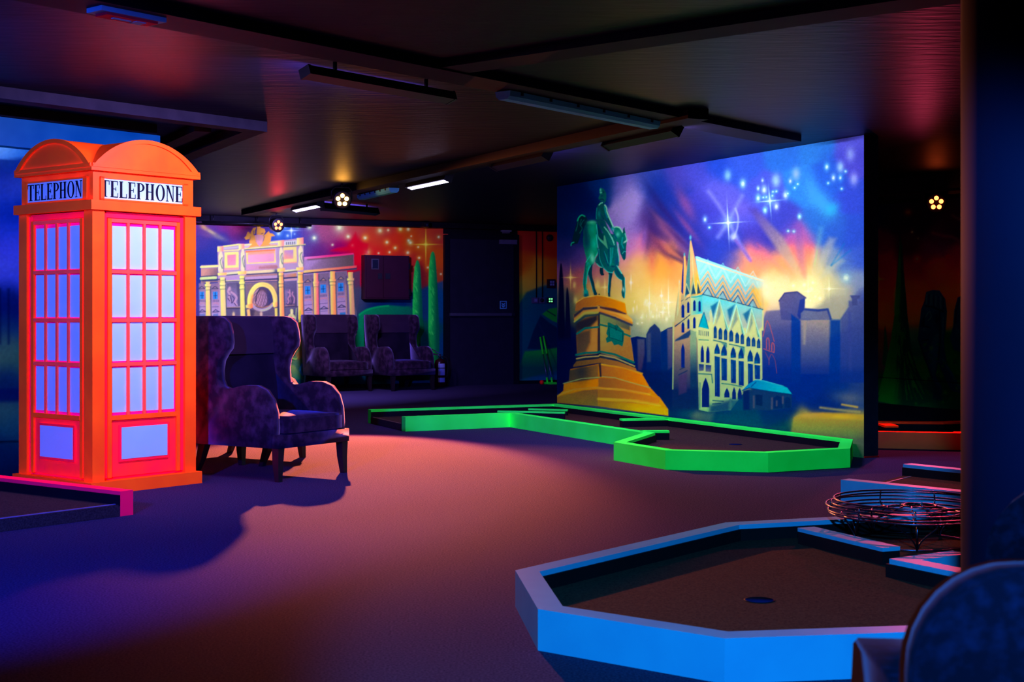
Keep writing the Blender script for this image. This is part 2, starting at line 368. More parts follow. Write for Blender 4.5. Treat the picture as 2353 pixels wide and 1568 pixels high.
# ---- mural of the statue and the cathedral
def paint_main():
    c = Canvas(1262, 296, 2000, 1076)
    c.bg([(1285, 440, (0, 20, 100)), (1340, 450, (0, 20, 100)), (1380, 425, (0, 45, 140)), (1300, 520, (0, 25, 105)), (1345, 520, (0, 32, 115)), (1300, 580, (25, 32, 120)), (1330, 600, (70, 50, 150)),
      (1430, 425, (92, 92, 212)), (1452, 455, (155, 140, 240)), (1448, 490, (158, 140, 240)), (1430, 520, (140, 120, 230)), (1432, 550, (160, 125, 225)), (1462, 530, (150, 110, 222)),
      (1480, 410, (50, 70, 190)), (1505, 435, (20, 48, 165)), (1500, 470, (48, 50, 160)), (1530, 470, (25, 42, 150)), (1495, 520, (60, 42, 140)), (1550, 440, (18, 45, 168)), (1585, 500, (30, 45, 170)), (1560, 415, (64, 60, 180)),
      (1600, 400, (60, 65, 195)), (1650, 380, (30, 65, 200)), (1700, 370, (45, 80, 212)), (1800, 340, (38, 100, 215)), (1870, 330, (40, 112, 216)), (1960, 322, (76, 78, 212)), (1972, 365, (66, 66, 202)), (1600, 340, (40, 60, 190)),
      (1640, 440, (80, 82, 212)), (1612, 470, (55, 55, 185)), (1605, 560, (40, 48, 170)), (1650, 575, (40, 60, 188)), (1690, 560, (45, 55, 182)), (1640, 520, (58, 62, 195)), (1720, 500, (70, 72, 205)), (1680, 600, (40, 62, 190)),
      (1760, 450, (62, 78, 212)), (1800, 510, (55, 62, 190)), (1850, 430, (42, 118, 225)), (1900, 420, (36, 86, 212)), (1960, 450, (45, 68, 205)), (1960, 540, (40, 74, 205)), (1880, 520, (40, 100, 205)), (1920, 540, (40, 85, 200)),
      (1740, 540, (60, 55, 180)), (1770, 560, (48, 50, 175)), (1735, 585, (250, 115, 130)), (1752, 605, (255, 140, 115)), (1700, 605, (255, 150, 110)), (1722, 615, (255, 165, 105)), (1790, 605, (255, 160, 105)), (1830, 545, (170, 85, 170)), (1835, 585, (248, 112, 115)), (1835, 620, (255, 165, 110)),
      (1770, 640, (255, 200, 130)), (1800, 650, (255, 222, 165)), (1775, 690, (252, 220, 165)), (1760, 670, (255, 235, 190)), (1780, 720, (190, 165, 160)), (1860, 660, (255, 244, 190)), (1875, 620, (240, 205, 130)), (1850, 640, (255, 220, 140)),
      (1905, 640, (215, 205, 150)), (1930, 660, (185, 182, 162)), (1960, 640, (120, 140, 190)), (1975, 600, (52, 84, 205)), (1905, 600, (120, 140, 180)), (1940, 610, (70, 110, 200)), (1935, 700, (165, 165, 150)), (1975, 700, (62, 80, 170)), (1920, 720, (160, 160, 150)), (1840, 600, (250, 150, 110)),
      (1305, 625, (100, 58, 125)), (1320, 650, (180, 105, 85)), (1345, 630, (150, 75, 110)), (1340, 675, (195, 160, 72)), (1296, 690, (60, 70, 85)), (1385, 640, (200, 130, 120)), (1400, 660, (215, 190, 90)), (1365, 665, (210, 185, 85)), (1370, 620, (170, 95, 130)),
      (1458, 565, (205, 120, 205)), (1470, 580, (255, 140, 170)), (1482, 560, (235, 115, 175)), (1480, 600, (255, 180, 110)), (1465, 610, (255, 195, 110)), (1500, 610, (255, 172, 72)), (1530, 610, (255, 160, 72)), (1545, 640, (255, 165, 90)), (1500, 640, (255, 208, 112)), (1450, 625, (240, 170, 140)), (1462, 650, (252, 216, 118)), (1530, 665, (255, 208, 130)), (1480, 690, (255, 232, 150)), (1442, 690, (236, 214, 110)), (1520, 705, (252, 232, 165)), (1480, 735, (225, 220, 160)), (1540, 735, (215, 215, 160)), (1455, 760, (130, 150, 140)), (1510, 770, (150, 170, 150)), (1545, 755, (170, 185, 160)), (1425, 650, (225, 180, 125)),
      (1290, 760, (0, 10, 66)), (1290, 850, (0, 12, 70)), (1315, 800, (0, 15, 75)), (1300, 720, (20, 40, 75)), (1320, 715, (110, 120, 70)),
      (1470, 830, (0, 28, 105)), (1500, 880, (0, 26, 100)), (1530, 930, (0, 40, 110)), (1600, 955, (0, 50, 112)), (1700, 965, (0, 55, 112)), (1790, 950, (0, 40, 115)), (1850, 800, (25, 50, 155)), (1800, 780, (55, 60, 150)), (1850, 880, (0, 40, 150)), (1900, 930, (0, 34, 125)), (1960, 800, (40, 60, 160)), (1960, 860, (60, 75, 145)), (1930, 880, (0, 50, 140)), (1970, 910, (70, 80, 130)), (1980, 760, (45, 65, 165)), (1900, 850, (0, 44, 150)), (1780, 860, (0, 42, 150)),
      (1900, 975, (196, 140, 70)), (1850, 985, (160, 125, 80)), (1970, 985, (160, 120, 74)), (1900, 1000, (120, 108, 90)), (1970, 1010, (96, 90, 90)), (1800, 1000, (0, 50, 95)), (1980, 1040, (110, 110, 110))], 17)
    c.warp(14, 34)
    # cloud work
    for x, y, rx, ry, col, al, an in [(1448, 470, 20, 50, (165, 145, 245), .7, 12), (1478, 500, 14, 26, (95, 70, 170), .6, 30), (1506, 500, 26, 12, (30, 25, 110), .7, 55), (1525, 545, 34, 9, (48, 30, 110), .7, 40),
        (1535, 470, 60, 8, (18, 45, 160), .8, 58), (1560, 500, 55, 9, (22, 40, 155), .7, 45), (1575, 470, 40, 12, (150, 72, 140), .6, 62), (1545, 540, 40, 10, (165, 88, 125), .75, 38), (1560, 570, 36, 8, (150, 80, 120), .7, 35), (1530, 585, 30, 13, (205, 100, 90), .6, 60),
        (1500, 575, 12, 26, (95, 40, 95), .7, -10), (1488, 565, 7, 30, (90, 45, 120), .6, 8), (1545, 590, 30, 5, (45, 28, 85), .7, 25), (1566, 600, 22, 5, (50, 35, 110), .6, 35), (1496, 545, 14, 22, (70, 40, 130), .6, 10),
        (1475, 560, 6, 18, (255, 120, 180), .6, 0), (1512, 615, 24, 36, (255, 168, 62), .55, 10), (1465, 640, 20, 46, (255, 210, 120), .5, 8),
        (1330, 645, 12, 26, (170, 70, 90), .5, 0), (1420, 600, 18, 18, (225, 130, 190), .45, 0), (1440, 575, 16, 22, (190, 120, 220), .5, 0),
        (1890, 465, 18, 34, (58, 165, 235), .75, -35), (1912, 480, 16, 12, (40, 175, 235), .7, -40), (1865, 440, 14, 30, (60, 150, 235), .5, -10),
        (1700, 480, 30, 20, (110, 95, 220), .5, 0), (1905, 370, 20, 30, (34, 75, 205), .5, 0)]: c.blob(x, y, rx, ry, col, al, an)
    for x, y, rx, ry, col, al, an in [(1512, 462, 44, 7, (26, 34, 130), .8, 58), (1540, 500, 50, 7, (40, 30, 125), .8, 50), (1500, 530, 36, 9, (60, 34, 120), .75, 62), (1528, 520, 40, 6, (150, 86, 140), .7, 48), (1556, 545, 44, 6, (60, 34, 118), .75, 44), (1578, 520, 40, 7, (150, 70, 145), .6, 52), (1518, 568, 30, 8, (120, 52, 96), .8, 50), (1540, 575, 34, 6, (190, 96, 100), .7, 40), (1570, 590, 30, 5, (70, 36, 100), .8, 38), (1590, 560, 26, 6, (46, 40, 150), .6, 50), (1498, 600, 8, 26, (235, 110, 100), .6, 0), (1480, 545, 6, 24, (120, 80, 190), .7, 8)]: c.blob(x, y, rx, ry, col, al, an)
    # searchlight rays from the skyline glow
    g = (1858, 664)
    def ray(pts, col, al): c.poly(pts, col, 7, al)
    ray([(1720, 480), (1735, 478), (1800, 545), (1852, 640), (1862, 662), (1850, 664), (1790, 580)], ((1728, 480), (70, 60, 170), (1855, 660), (255, 215, 130)), .85)
    ray([(1905, 545), (1922, 548), (1890, 620), (1866, 662), (1860, 660), (1880, 600)], ((1915, 545), (110, 130, 190), (1862, 662), (255, 232, 140)), .8)
    ray([(1925, 585), (1942, 600), (1890, 640), (1866, 664), (1862, 660)], ((1935, 590), (120, 150, 190), (1862, 662), (255, 235, 150)), .8)
    ray([(1882, 520), (1893, 520), (1878, 600), (1864, 660), (1856, 660), (1868, 600)], ((1888, 520), (60, 130, 205), (1860, 660), (250, 225, 140)), .6)
    ray([(1825, 520), (1842, 520), (1850, 600), (1858, 660), (1850, 662), (1830, 590)], ((1834, 520), (110, 70, 185), (1856, 660), (255, 160, 110)), .75)
    ray([(1770, 600), (1740, 560), (1760, 575), (1800, 620), (1850, 662)], ((1745, 560), (230, 95, 140), (1850, 662), (255, 190, 120)), .5)
    for q, w_ in (((1940, 560), 3), ((1955, 575), 3)): c.line([q, (1910, 610)], (10, 110, 200), w_, 3, .5)
    c.line([(1878, 576), (1872, 610)], (160, 230, 130), 1.2, 1, .8)
    # purple swirl and white stars
    c.line([(1628, 440), (1650, 470), (1675, 512), (1700, 560), (1722, 595)], (125, 130, 240), 7, 6, .7, True)
    c.line([(1705, 450), (1690, 478), (1672, 512), (1650, 545)], (125, 140, 245), 8, 7, .65, True)
    c.line([(1690, 480), (1696, 500), (1694, 525), (1686, 548)], (170, 190, 255), 3, 3, .8, True); c.blob(1685, 545, 8, 8, (190, 210, 255), .8)
    c.line([(1690, 552), (1712, 580), (1725, 600)], (130, 90, 200), 6, 4, .7)
    for x, y, r, col in [(1672, 403, 9, (130, 200, 245)), (1707, 422, 8, (140, 215, 250)), (1783, 415, 11, (150, 205, 250)), (1752, 414, 4, (120, 170, 245)), (1756, 436, 8, (150, 200, 250)), (1742, 433, 4, (150, 225, 250)), (1742, 455, 7, (120, 215, 245)), (1829, 400, 10, (140, 180, 245)), (1816, 416, 5, (130, 170, 245)), (1805, 448, 7, (170, 205, 252)), (1784, 474, 7, (160, 190, 250)), (1758, 483, 6, (140, 210, 250)), (1837, 498, 5, (150, 225, 252)), (1900, 383, 8, (70, 165, 235)), (1931, 384, 9, (150, 200, 252)), (1954, 355, 11, (130, 150, 240)), (1962, 412, 10, (150, 165, 245)), (1915, 408, 7, (110, 170, 245)), (1931, 408, 6, (70, 160, 235)), (1620, 504, 6, (110, 170, 245))]:
        c.blob(x, y, r*.8, r*1.25, col, .85)
        if r < 9: c.blob(x, y+1, r*.35, r*.5, (225, 248, 255), .9)
    for x, y in [(1754, 454), (1761, 453), (1776, 441), (1784, 440), (1775, 450), (1811, 531), (1824, 532), (1630, 523), (1903, 421), (1943, 394), (1934, 434), (1826, 432), (1833, 423), (1810, 445), (1758, 482), (1837, 497)]: c.dot(x, y, 2.2, (215, 252, 255), (80, 200, 240))
    c.star(1673, 512, 30, 36, ang=-3); c.star(1769, 462, 22, 26, (215, 250, 255), (140, 215, 250), -5)
    # glow and sparkles of the skyline
    c.blob(1856, 660, 26, 20, (255, 244, 190), .8); c.blob(1785, 665, 30, 22, (255, 232, 180), .6)
    for x, y, r in [(1848, 655, 5), (1864, 664, 6), (1874, 682, 4), (1884, 686, 5), (1823, 657, 4), (1862, 691, 3), (1868, 650, 4)]: c.dot(x, y, r, (255, 252, 225), (255, 238, 160))
    c.star(1857, 670, 20, 30, (255, 250, 215), (255, 240, 170)); c.star(1905, 664, 24, 22, (255, 252, 220), (225, 225, 160)); c.dot(1944, 639, 7, (225, 245, 225), (140, 200, 220))
    # far buildings on the right
    dk = (30, 52, 150)
    c.poly([(1745, 760), (1760, 715), (1800, 712), (1818, 722), (1818, 870), (1745, 870)], ((1780, 715), (95, 92, 150), (1780, 850), (10, 44, 150)), 3, .9)
    c.poly([(1790, 692), (1803, 673), (1832, 670), (1850, 684), (1846, 722), (1836, 738), (1795, 735)], ((1800, 680), (78, 76, 140), (1840, 720), (60, 70, 150)), 2, .95)
    c.poly([(1838, 690), (1850, 685), (1849, 722), (1838, 735), (1832, 725)], (24, 48, 150), 2, .85)
    c.line([(1790, 692), (1803, 674), (1832, 671), (1852, 685)], (50, 56, 130), 3, 1.5, .9)
    c.poly([(1818, 722), (1840, 738), (1840, 880), (1818, 880)], (0, 50, 155), 3, .9)
    c.poly([(1840, 720), (1852, 709), (1902, 711), (1908, 734), (1840, 735)], ((1840, 715), (95, 105, 155), (1908, 730), (95, 100, 150)), 2, .95)
    c.line([(1850, 711), (1880, 714), (1902, 711), (1909, 733)], (28, 54, 145), 5, 2, .9)
    c.line([(1838, 734), (1906, 735)], (70, 84, 150), 2, 1.5, .9)
    c.poly([(1840, 736), (1907, 736), (1907, 860), (1840, 860)], ((1874, 740), (152, 140, 150), (1874, 845), (34, 56, 150)), 3, .95)
    c.line([(1850, 740), (1848, 790)], (185, 172, 150), 5, 4, .5)
    c.poly([(1907, 735), (1932, 735), (1932, 880), (1905, 880)], (0, 52, 158), 4, .9)
    c.poly([(1932, 732), (1950, 705), (1950, 692), (1985, 692), (1990, 880), (1930, 880)], ((1950, 700), (70, 82, 155), (1950, 850), (28, 54, 155)), 3, .9)
    c.poly([(1953, 679), (1976, 679), (1976, 686), (1970, 688), (1970, 702), (1958, 702), (1958, 688)], (62, 72, 140), 1.5, .95)
    c.line([(1952, 720), (1954, 850)], (50, 66, 160), 6, 4, .6)
    c.poly([(1745, 850), (1990, 850), (1990, 940), (1745, 940)], (0, 38, 145), 14, .55)
    # ground on the right
    c.poly([(1812, 1020), (1824, 960), (1846, 952), (1890, 949), (1990, 955), (1990, 1070), (1812, 1070)], ((1900, 950), (216, 136, 52), (1900, 1012), (92, 88, 88)), 4, .95)
    c.blob(1935, 957, 45, 6, (255, 165, 45), .8, 3); c.blob(1860, 955, 22, 5, (225, 145, 80), .7)
    c.line([(1885, 937), (1925, 942), (1975, 947)], (185, 145, 105), 5, 3, .8, True); c.line([(1935, 930), (1970, 936)], (255, 175, 70), 4, 2.5, .9); c.blob(1950, 915, 32, 13, (110, 105, 135), .6, 6)
    # towers between plinth and cathedral
    t = zf(1420, 660, 5.225)
    c.poly(t((150, 610), (230, 590), (340, 610), (345, 1000), (230, 1010)), (0, 26, 110), 1.2)
    c.poly(t((232, 625), (320, 625), (320, 800), (285, 1000), (240, 1000)), ((1470, 780), (85, 88, 130), (1470, 850), (70, 50, 105)), 3, .8)
    c.poly(t((340, 570), (380, 490), (440, 440), (500, 500), (520, 560), (520, 1100), (340, 1100)), ((1500, 750), (30, 52, 118), (1500, 830), (0, 34, 120)), 1.5)
    c.poly(t((350, 560), (395, 550), (395, 900), (350, 900)), (75, 85, 130), 3, .6)
    c.poly(t((515, 540), (600, 490), (660, 475), (680, 480), (680, 1200), (515, 1100)), (0, 40, 125), 1.2)
    c.poly(t((590, 500), (660, 490), (660, 950), (600, 1000)), ((1538, 760), (125, 105, 120), (1538, 840), (60, 60, 130)), 3, .8)
    c.poly(t((290, 1000), (660, 1000), (700, 1500), (300, 1400)), (0, 26, 105), 10, .85)
    # cypress silhouettes
    c.poly([(1290, 606), (1294, 640), (1297, 720), (1300, 860), (1281, 880), (1284, 680), (1286, 620)], (2, 6, 48), 1.2, 1, True)
    c.poly([(1304, 661), (1308, 690), (1311, 760), (1312, 850), (1298, 850), (1300, 720), (1301, 675)], (4, 8, 52), 1.2, 1, True)
    c.poly([(1276, 780), (1330, 780), (1310, 900), (1276, 925)], (0, 10, 68), 8, .9)
    # sparkles left
    c.star(1311, 638, 13, 20, (255, 235, 140), (235, 180, 80)); c.star(1390, 660, 10, 17, (250, 235, 150), (235, 205, 110))
    for x, y, r in [(1320, 655, 4), (1373, 655, 6), (1323, 690, 5)]: c.blob(x, y, r*.8, r*1.6, (240, 225, 120), .7)
    for x, y, a, b in [(1536, 695, 10, 32), (1523, 718, 8, 12), (1492, 698, 6, 30), (1450, 650, 2, 16), (1520, 680, 3, 12)]: c.star(x, y, a, b, (255, 253, 235), (255, 245, 190))
    rr = np.random.RandomState(5)
    for _ in range(34): c.blob(1455+rr.rand()*85, 690+rr.rand()*45, .9+rr.rand(), 2+rr.rand()*4, (255, 252, 215), .8)
    for x, y, r in [(1474, 730, 3), (1500, 728, 3), (1465, 744, 2), (1475, 742, 2), (1527, 708, 3)]: c.dot(x, y, r, (255, 255, 225), (240, 240, 170))
    # ---- plinth
    p = zf(1260, 660, 5.227); OR, BR, DK, TL, YL = (255, 140, 0), (170, 98, 48), (38, 40, 62), (0, 112, 110), (212, 196, 92)
    steps = [((105, 1310), (185, 1240), (600, 1190), (950, 1230), (1335, 1320), (1440, 1470), (1440, 1545), (1100, 1500), (600, 1430), (105, 1390)),
             ((180, 1250), (185, 1160), (600, 1080), (900, 1120), (1225, 1210), (1335, 1330), (1335, 1420), (1000, 1380), (600, 1330), (105, 1320)),
             ((250, 1130), (265, 985), (600, 925), (900, 970), (1125, 1045), (1225, 1215), (1225, 1285), (900, 1240), (600, 1205), (180, 1220))]
    sx = p((600, 0))[0][0]
    for i, q in enumerate(steps):
        c.poly(p(*q), ((1262, 0), (86, 70, 62), (1500, 40), (255, 138, 8)), 1.0)
    c.poly(p((105, 1320), (420, 1240), (600, 1225), (600, 1430), (105, 1390)), ((1280, 910), (150, 88, 40), (1370, 930), (120, 80, 62)), 2, .8)
    c.poly(p((600, 1215), (900, 1250), (1335, 1330), (1335, 1420), (900, 1390), (600, 1340)), ((1400, 900), (176, 100, 44), (1510, 930), (255, 120, 30)), 2, .9)
    c.poly(p((600, 1350), (1000, 1400), (1430, 1470), (1440, 1545), (1000, 1490), (600, 1430)), ((1400, 920), (180, 96, 40), (1460, 945), (255, 145, 10)), 2, .9)
    c.poly(p((600, 1090), (800, 1100), (1220, 1215), (1225, 1285), (900, 1250), (600, 1200)), ((1380, 870), (160, 94, 50), (1490, 900), (240, 120, 30)), 2, .9)
    c.line(p((600, 1345), (1000, 1365), (1330, 1420)), (255, 176, 40), 5, 3, .8); c.line(p((600, 1215), (900, 1235), (1220, 1290)), (250, 170, 50), 4, 2.5, .8)
    c.line(p((105, 1305), (300, 1230), (600, 1205)), (210, 150, 60), 3, 2, .7)
    c.poly(p((255, 1000), (600, 930), (600, 1100), (180, 1160), (250, 1120)), ((1310, 860), (70, 62, 52), (1375, 870), (150, 100, 50)), 2, .95)
    c.blob(1336, 855, 16, 22, (30, 40, 60), .7)
    c.poly(p((612, 920), (800, 950), (1120, 1040), (1125, 1165), (900, 1110), (612, 1075)), ((1380, 850), (186, 108, 48), (1470, 870), (255, 132, 8)), 1.2)
    c.line(p((612, 925), (900, 965), (1125, 1040)), (255, 176, 30), 4, 2, .9)
    c.line(p((180, 1160), (400, 1100), (600, 1085), (640, 1075), (800, 1090), (1000, 1150), (1225, 1210)), (170, 190, 110), 2, 1, .8)
    # shaft
    c.poly(p((345, 420), (600, 300), (612, 800), (345, 830), (335, 600)), ((1325, 760), (120, 76, 44), (1378, 760), (196, 128, 50)), 1.0)
    c.poly(p((345, 560), (500, 520), (500, 660), (440, 780), (350, 800)), ((1330, 770), (70, 58, 58), (1350, 790), (84, 68, 60)), 4, .8)
    c.poly(p((330, 420), (590, 330), (590, 400), (500, 480), (330, 540)), (24, 28, 56), 5, .9)
    c.poly(p((520, 480), (590, 400), (590, 780), (460, 790), (510, 660)), (214, 146, 62), 4, .8)
    c.poly(p((612, 300), (990, 480), (985, 600), (1030, 900), (612, 790)), ((1380, 740), (186, 176, 84), (1440, 800), (178, 116, 52)), 1.0)
    c.poly(p((620, 300), (800, 350), (980, 450), (975, 520), (800, 460), (620, 430)), ((1385, 725), (130, 160, 96), (1445, 755), (70, 76, 78)), 3, .85)
    c.poly(p((600, 80), (590, 800), (618, 1080), (640, 1080), (625, 800), (620, 80)), (22, 22, 56), 1.5, .8)
    # cap mouldings
    c.poly(p((335, 190), (380, 140), (590, 100), (620, 100), (820, 150), (920, 190), (945, 320), (800, 270), (610, 220), (320, 290)), ((1330, 690), (170, 100, 46), (1440, 700), (255, 150, 0)), 1.0)
    c.line(p((335, 185), (420, 130), (590, 98), (700, 115), (920, 190)), (245, 205, 70), 2, 1, .9)
    c.poly(p((300, 330), (420, 240), (600, 225), (820, 280), (945, 325), (1010, 390), (1010, 450), (800, 360), (612, 300), (420, 330), (315, 420)), ((1320, 720), (190, 130, 60), (1450, 730), (255, 190, 70)), 1.0)
    c.poly(p((305, 330), (420, 245), (590, 235), (590, 260), (420, 280), (310, 370)), (28, 34, 70), 2, .9); c.poly(p((620, 230), (800, 260), (940, 320), (930, 330), (800, 300), (620, 255)), (60, 30, 60), 2, .9)
    c.line(p((315, 415), (440, 310), (600, 305)), (170, 190, 80), 4, 2, .9); c.line(p((620, 290), (800, 330), (1005, 430)), (230, 130, 40), 4, 2.5, .9)
    c.line(p((620, 310), (800, 370), (1000, 455)), (40, 42, 84), 5, 2.5, .9); c.line(p((330, 430), (440, 350), (600, 330)), (24, 60, 82), 4, 2, .9)
    for a in [((345, 560), (440, 495), (600, 480)), ((620, 450), (700, 470)), ((905, 560), (980, 590))]: c.line(p(*a), TL, 4.4, 1, .95)
    for a in [((335, 815), (450, 790), (600, 785), (620, 775), (800, 810), (1025, 905))]: c.line(p(*a), TL, 5, 1, .95)
    c.line(p((340, 860), (450, 840), (600, 830), (620, 815), (800, 850), (1035, 950)), (216, 190, 96), 3, 1, .9); c.line(p((335, 880), (450, 860), (600, 850), (620, 838), (800, 870), (1040, 968)), (40, 54, 56), 2, 1, .9)
    c.poly(p((300, 940), (340, 890), (600, 860), (620, 850), (830, 890), (1050, 975), (1060, 1010), (830, 950), (620, 910), (300, 960)), ((1320, 840), (120, 84, 44), (1450, 850), (205, 122, 48)), 1.2, .95)
    c.poly(p((712, 430), (730, 425), (800, 460), (820, 450), (905, 530), (912, 560), (905, 650), (890, 715), (840, 690), (790, 700), (760, 650), (700, 670), (690, 620), (715, 590), (695, 560), (710, 500)), (0, 108, 106), 1.0)
    c.poly(p((730, 470), (895, 545), (890, 655), (735, 605)), (0, 122, 124), .8); c.line(p((730, 470), (895, 545), (890, 655), (735, 605), (730, 470)), (0, 64, 78), 1.4, .6); c.line(p((800, 460), (815, 520), (830, 470)), (0, 64, 80), 1.6, .6)
    # ---- horse and rider
    A, B = zf(1300, 420, 11.2), zf(1300, 540, 9.8); c.tint = (1, .84, .70)
    base, mid, hi, dk, vd = (0, 118, 150), (0, 160, 170), (120, 255, 225), (0, 62, 118), (0, 30, 78)
    c.poly(A((560, 980), (540, 900), (490, 850), (420, 830), (350, 870), (300, 950), (260, 1100), (220, 1250), (180, 1400), (165, 1500))+B((115, 240), (180, 215), (270, 190), (320, 60))+A((390, 1300), (440, 1200), (500, 1100)), (0, 44, 90), .8, 1, False)
    for q in [((330, 930), (300, 1100), (260, 1250)), ((400, 950), (370, 1080), (420, 1180), (360, 1300)), ((470, 960), (420, 1020), (390, 1100))]: c.line(A(*q), (0, 112, 124), 1.6, .7, .9, True)
    c.line(A((300, 980), (350, 880), (420, 835), (490, 870)), (0, 225, 175), 2.4, .9, 1, True); c.line(B((118, 240), (135, 185), (185, 168)), (0, 215, 175), 1.8, .7, 1, True)
    c.poly(B((640, 620), (600, 700), (590, 850), (600, 950), (640, 1080), (660, 1200), (708, 1320), (700, 1362), (640, 1362), (610, 1290), (590, 1200), (560, 1080), (520, 950), (500, 900), (520, 800), (560, 690)), (0, 72, 120), .8); c.line(B((510, 900), (560, 1060), (600, 1200), (625, 1300)), (0, 160, 175), 1.5, .7, .9)
    c.poly(B((770, 740), (835, 745), (850, 860), (868, 890), (850, 915), (800, 918), (770, 870), (760, 800)), (0, 52, 98), .7)
    c.poly(A((560, 1000), (640, 1000), (720, 990), (780, 1040), (800, 1150))+B((690, 0), (700, 200), (725, 350), (710, 440), (660, 520), (640, 620), (560, 690), (520, 800), (480, 950), (465, 1100), (470, 1220), (500, 1270), (520, 1370), (430, 1402), (405, 1380), (410, 1250), (385, 1100), (390, 1050), (410, 850), (430, 700), (450, 620), (470, 560), (430, 400), (400, 250), (390, 100), (400, 0))+A((450, 1250), (500, 1100)), ((1345, 520), (0, 110, 140), (1372, 530), (0, 176, 168)), .8)
    c.poly(B((700, 0), (720, 150), (740, 300), (720, 450), (660, 560), (650, 600), (700, 660), (770, 720), (830, 740), (900, 800), (960, 845), (1050, 862), (1090, 800), (1150, 700), (1200, 700), (1207, 560), (1180, 400), (1150, 200), (1120, 0), (900, -60)), ((1372, 600), (0, 96, 140), (1410, 610), (0, 132, 172)), .8)
    c.blob(*B((480, 180))[0], 8, 16, (0, 62, 110), .75); c.blob(*A((520, 1250))[0], 5, 22, (0, 44, 98), .7); c.blob(*B((640, 200))[0], 7, 14, (0, 215, 195), .7); c.blob(*A((680, 1020))[0], 9, 4, (90, 250, 190), .85); c.blob(*A((680, 1180))[0], 9, 12, (0, 190, 165), .7)
    c.line(B((690, 0), (705, 180), (728, 340), (700, 440), (655, 520)), (40, 235, 220), 1.8, .9, .9, True)
    c.blob(*B((600, 530))[0], 5, 11, (110, 250, 220), .9, -12); c.line(B((455, 620), (510, 530), (560, 450)), (40, 225, 215), 1.6, .8, .9); c.line(B((560, 690), (500, 820), (480, 950), (465, 1100)), (30, 215, 210), 1.6, .8, .9, True); c.line(B((480, 690), (500, 620), (530, 680), (500, 800)), (0, 200, 205), 1.5, .7, .8, True); c.line(B((410, 860), (395, 1040), (400, 1100)), (0, 150, 170), 1.4, .7, .8)
    c.line(B((450, 640), (440, 850), (420, 1060), (420, 1240)), (0, 70, 115), 2.4, 1, .7); c.blob(*B((450, 1290))[0], 5, 6, (0, 170, 185), .8); c.blob(*B((455, 1360))[0], 5, 3.5, (0, 66, 112), .8)
    for q in [((745, 320), (760, 500), (800, 640), (850, 730)), ((870, 380), (920, 520), (950, 640))]: c.line(B(*q), (20, 190, 200), 1.5, .8, .85, True)
    for q in [((720, 300), (740, 450), (720, 560)), ((860, 400), (900, 560), (960, 700)), ((960, 330), (980, 480), (975, 620))]: c.line(B(*q), (0, 60, 112), 2.6, 1.2, .8, True)
    c.line(B((700, 650), (760, 710), (820, 735)), (60, 240, 225), 1.6, .7, .9, True); c.line(B((860, 750), (930, 820), (1000, 850), (1060, 850)), (50, 225, 220), 1.8, .8, .9, True)
    c.poly(A((800, 1080), (880, 1200), (960, 1350), (1010, 1560), (940, 1560), (880, 1490), (830, 1400)), (0, 74, 124), 1, .9); c.line(A((790, 1080), (810, 1250), (830, 1400), (900, 1500), (960, 1555)), (40, 235, 225), 1.6, .8, .95, True)
    c.poly(B((720, 20), (760, 100), (840, 200), (880, 240), (950, 320), (920, 180), (880, 0), (860, 10), (850, 150), (780, 90)), (80, 235, 225), .8, .85)
    c.poly(B((960, 845), (1060, 868), (1040, 950), (1025, 1050), (1020, 1150), (1005, 1280), (1000, 1398), (955, 1390), (945, 1300), (950, 1150), (970, 1000)), (0, 76, 128), .7); c.line(B((975, 900), (960, 1100), (952, 1300)), (10, 190, 205), 1.6, .7, .9)
    c.poly(B((1150, 690), (1230, 800), (1310, 930), (1335, 1000), (1325, 1150), (1345, 1250), (1330, 1420), (1305, 1442), (1265, 1380), (1250, 1280), (1275, 1200), (1260, 1020), (1200, 990), (1130, 920), (1090, 850), (1090, 780)), (0, 104, 152), .7)
    c.line(B((1150, 690), (1200, 770), (1260, 870)), (90, 250, 230), 2, .8, .95); c.line(B((1095, 850), (1140, 930), (1210, 995), (1262, 1020)), (20, 205, 215), 1.5, .7, .9, True); c.line(B((1330, 960), (1330, 1100), (1340, 1240), (1325, 1420)), (60, 220, 225), 1.4, .7, .9); c.blob(*B((1302, 1230))[0], 2, 5, (190, 255, 250), .9, -8); c.line(B((1150, 800), (1240, 930)), (0, 66, 120), 2.5, 1.2, .7)
    c.poly(A((1240, 1160), (1300, 1130), (1380, 1150), (1440, 1220), (1470, 1280), (1480, 1180), (1510, 1150), (1522, 1230), (1545, 1310), (1565, 1400), (1572, 1500))+B((1375, 100), (1372, 200), (1360, 300), (1358, 450), (1350, 530), (1312, 582), (1270, 520), (1230, 420), (1200, 300), (1190, 180), (1150, 150), (1080, 50)), ((1412, 540), (0, 150, 170), (1438, 590), (0, 100, 150)), .8)
    c.line(A((1250, 1150), (1310, 1135), (1390, 1165), (1465, 1275)), (150, 255, 230), 2.4, .8, 1, True); c.line(A((1525, 1310), (1560, 1420), (1572, 1500)), (130, 245, 230), 1.8, .7, .9); c.blob(*B((1345, 150))[0], 1.6, 5, (190, 255, 245), .95, 55); c.blob(*A((1340, 1330))[0], 4, 5, (80, 235, 215), .8)
    c.line(B((1200, 190), (1230, 300), (1250, 400)), (0, 64, 120), 2.2, 1, .8); c.line(B((1280, 60), (1260, 200), (1300, 300)), (0, 180, 205), 2, 1, .8); c.line(B((1310, 350), (1355, 345)), (0, 60, 110), 1.5, .6, .8); c.line(B((1280, 420), (1310, 370), (1350, 380)), (60, 215, 220), 1.3, .6, .9); c.blob(*B((1315, 470))[0], 2, 6, (0, 66, 112), .8); c.poly(A((1470, 1260), (1485, 1180), (1512, 1150), (1520, 1300), (1490, 1320)), (0, 82, 130), .6)
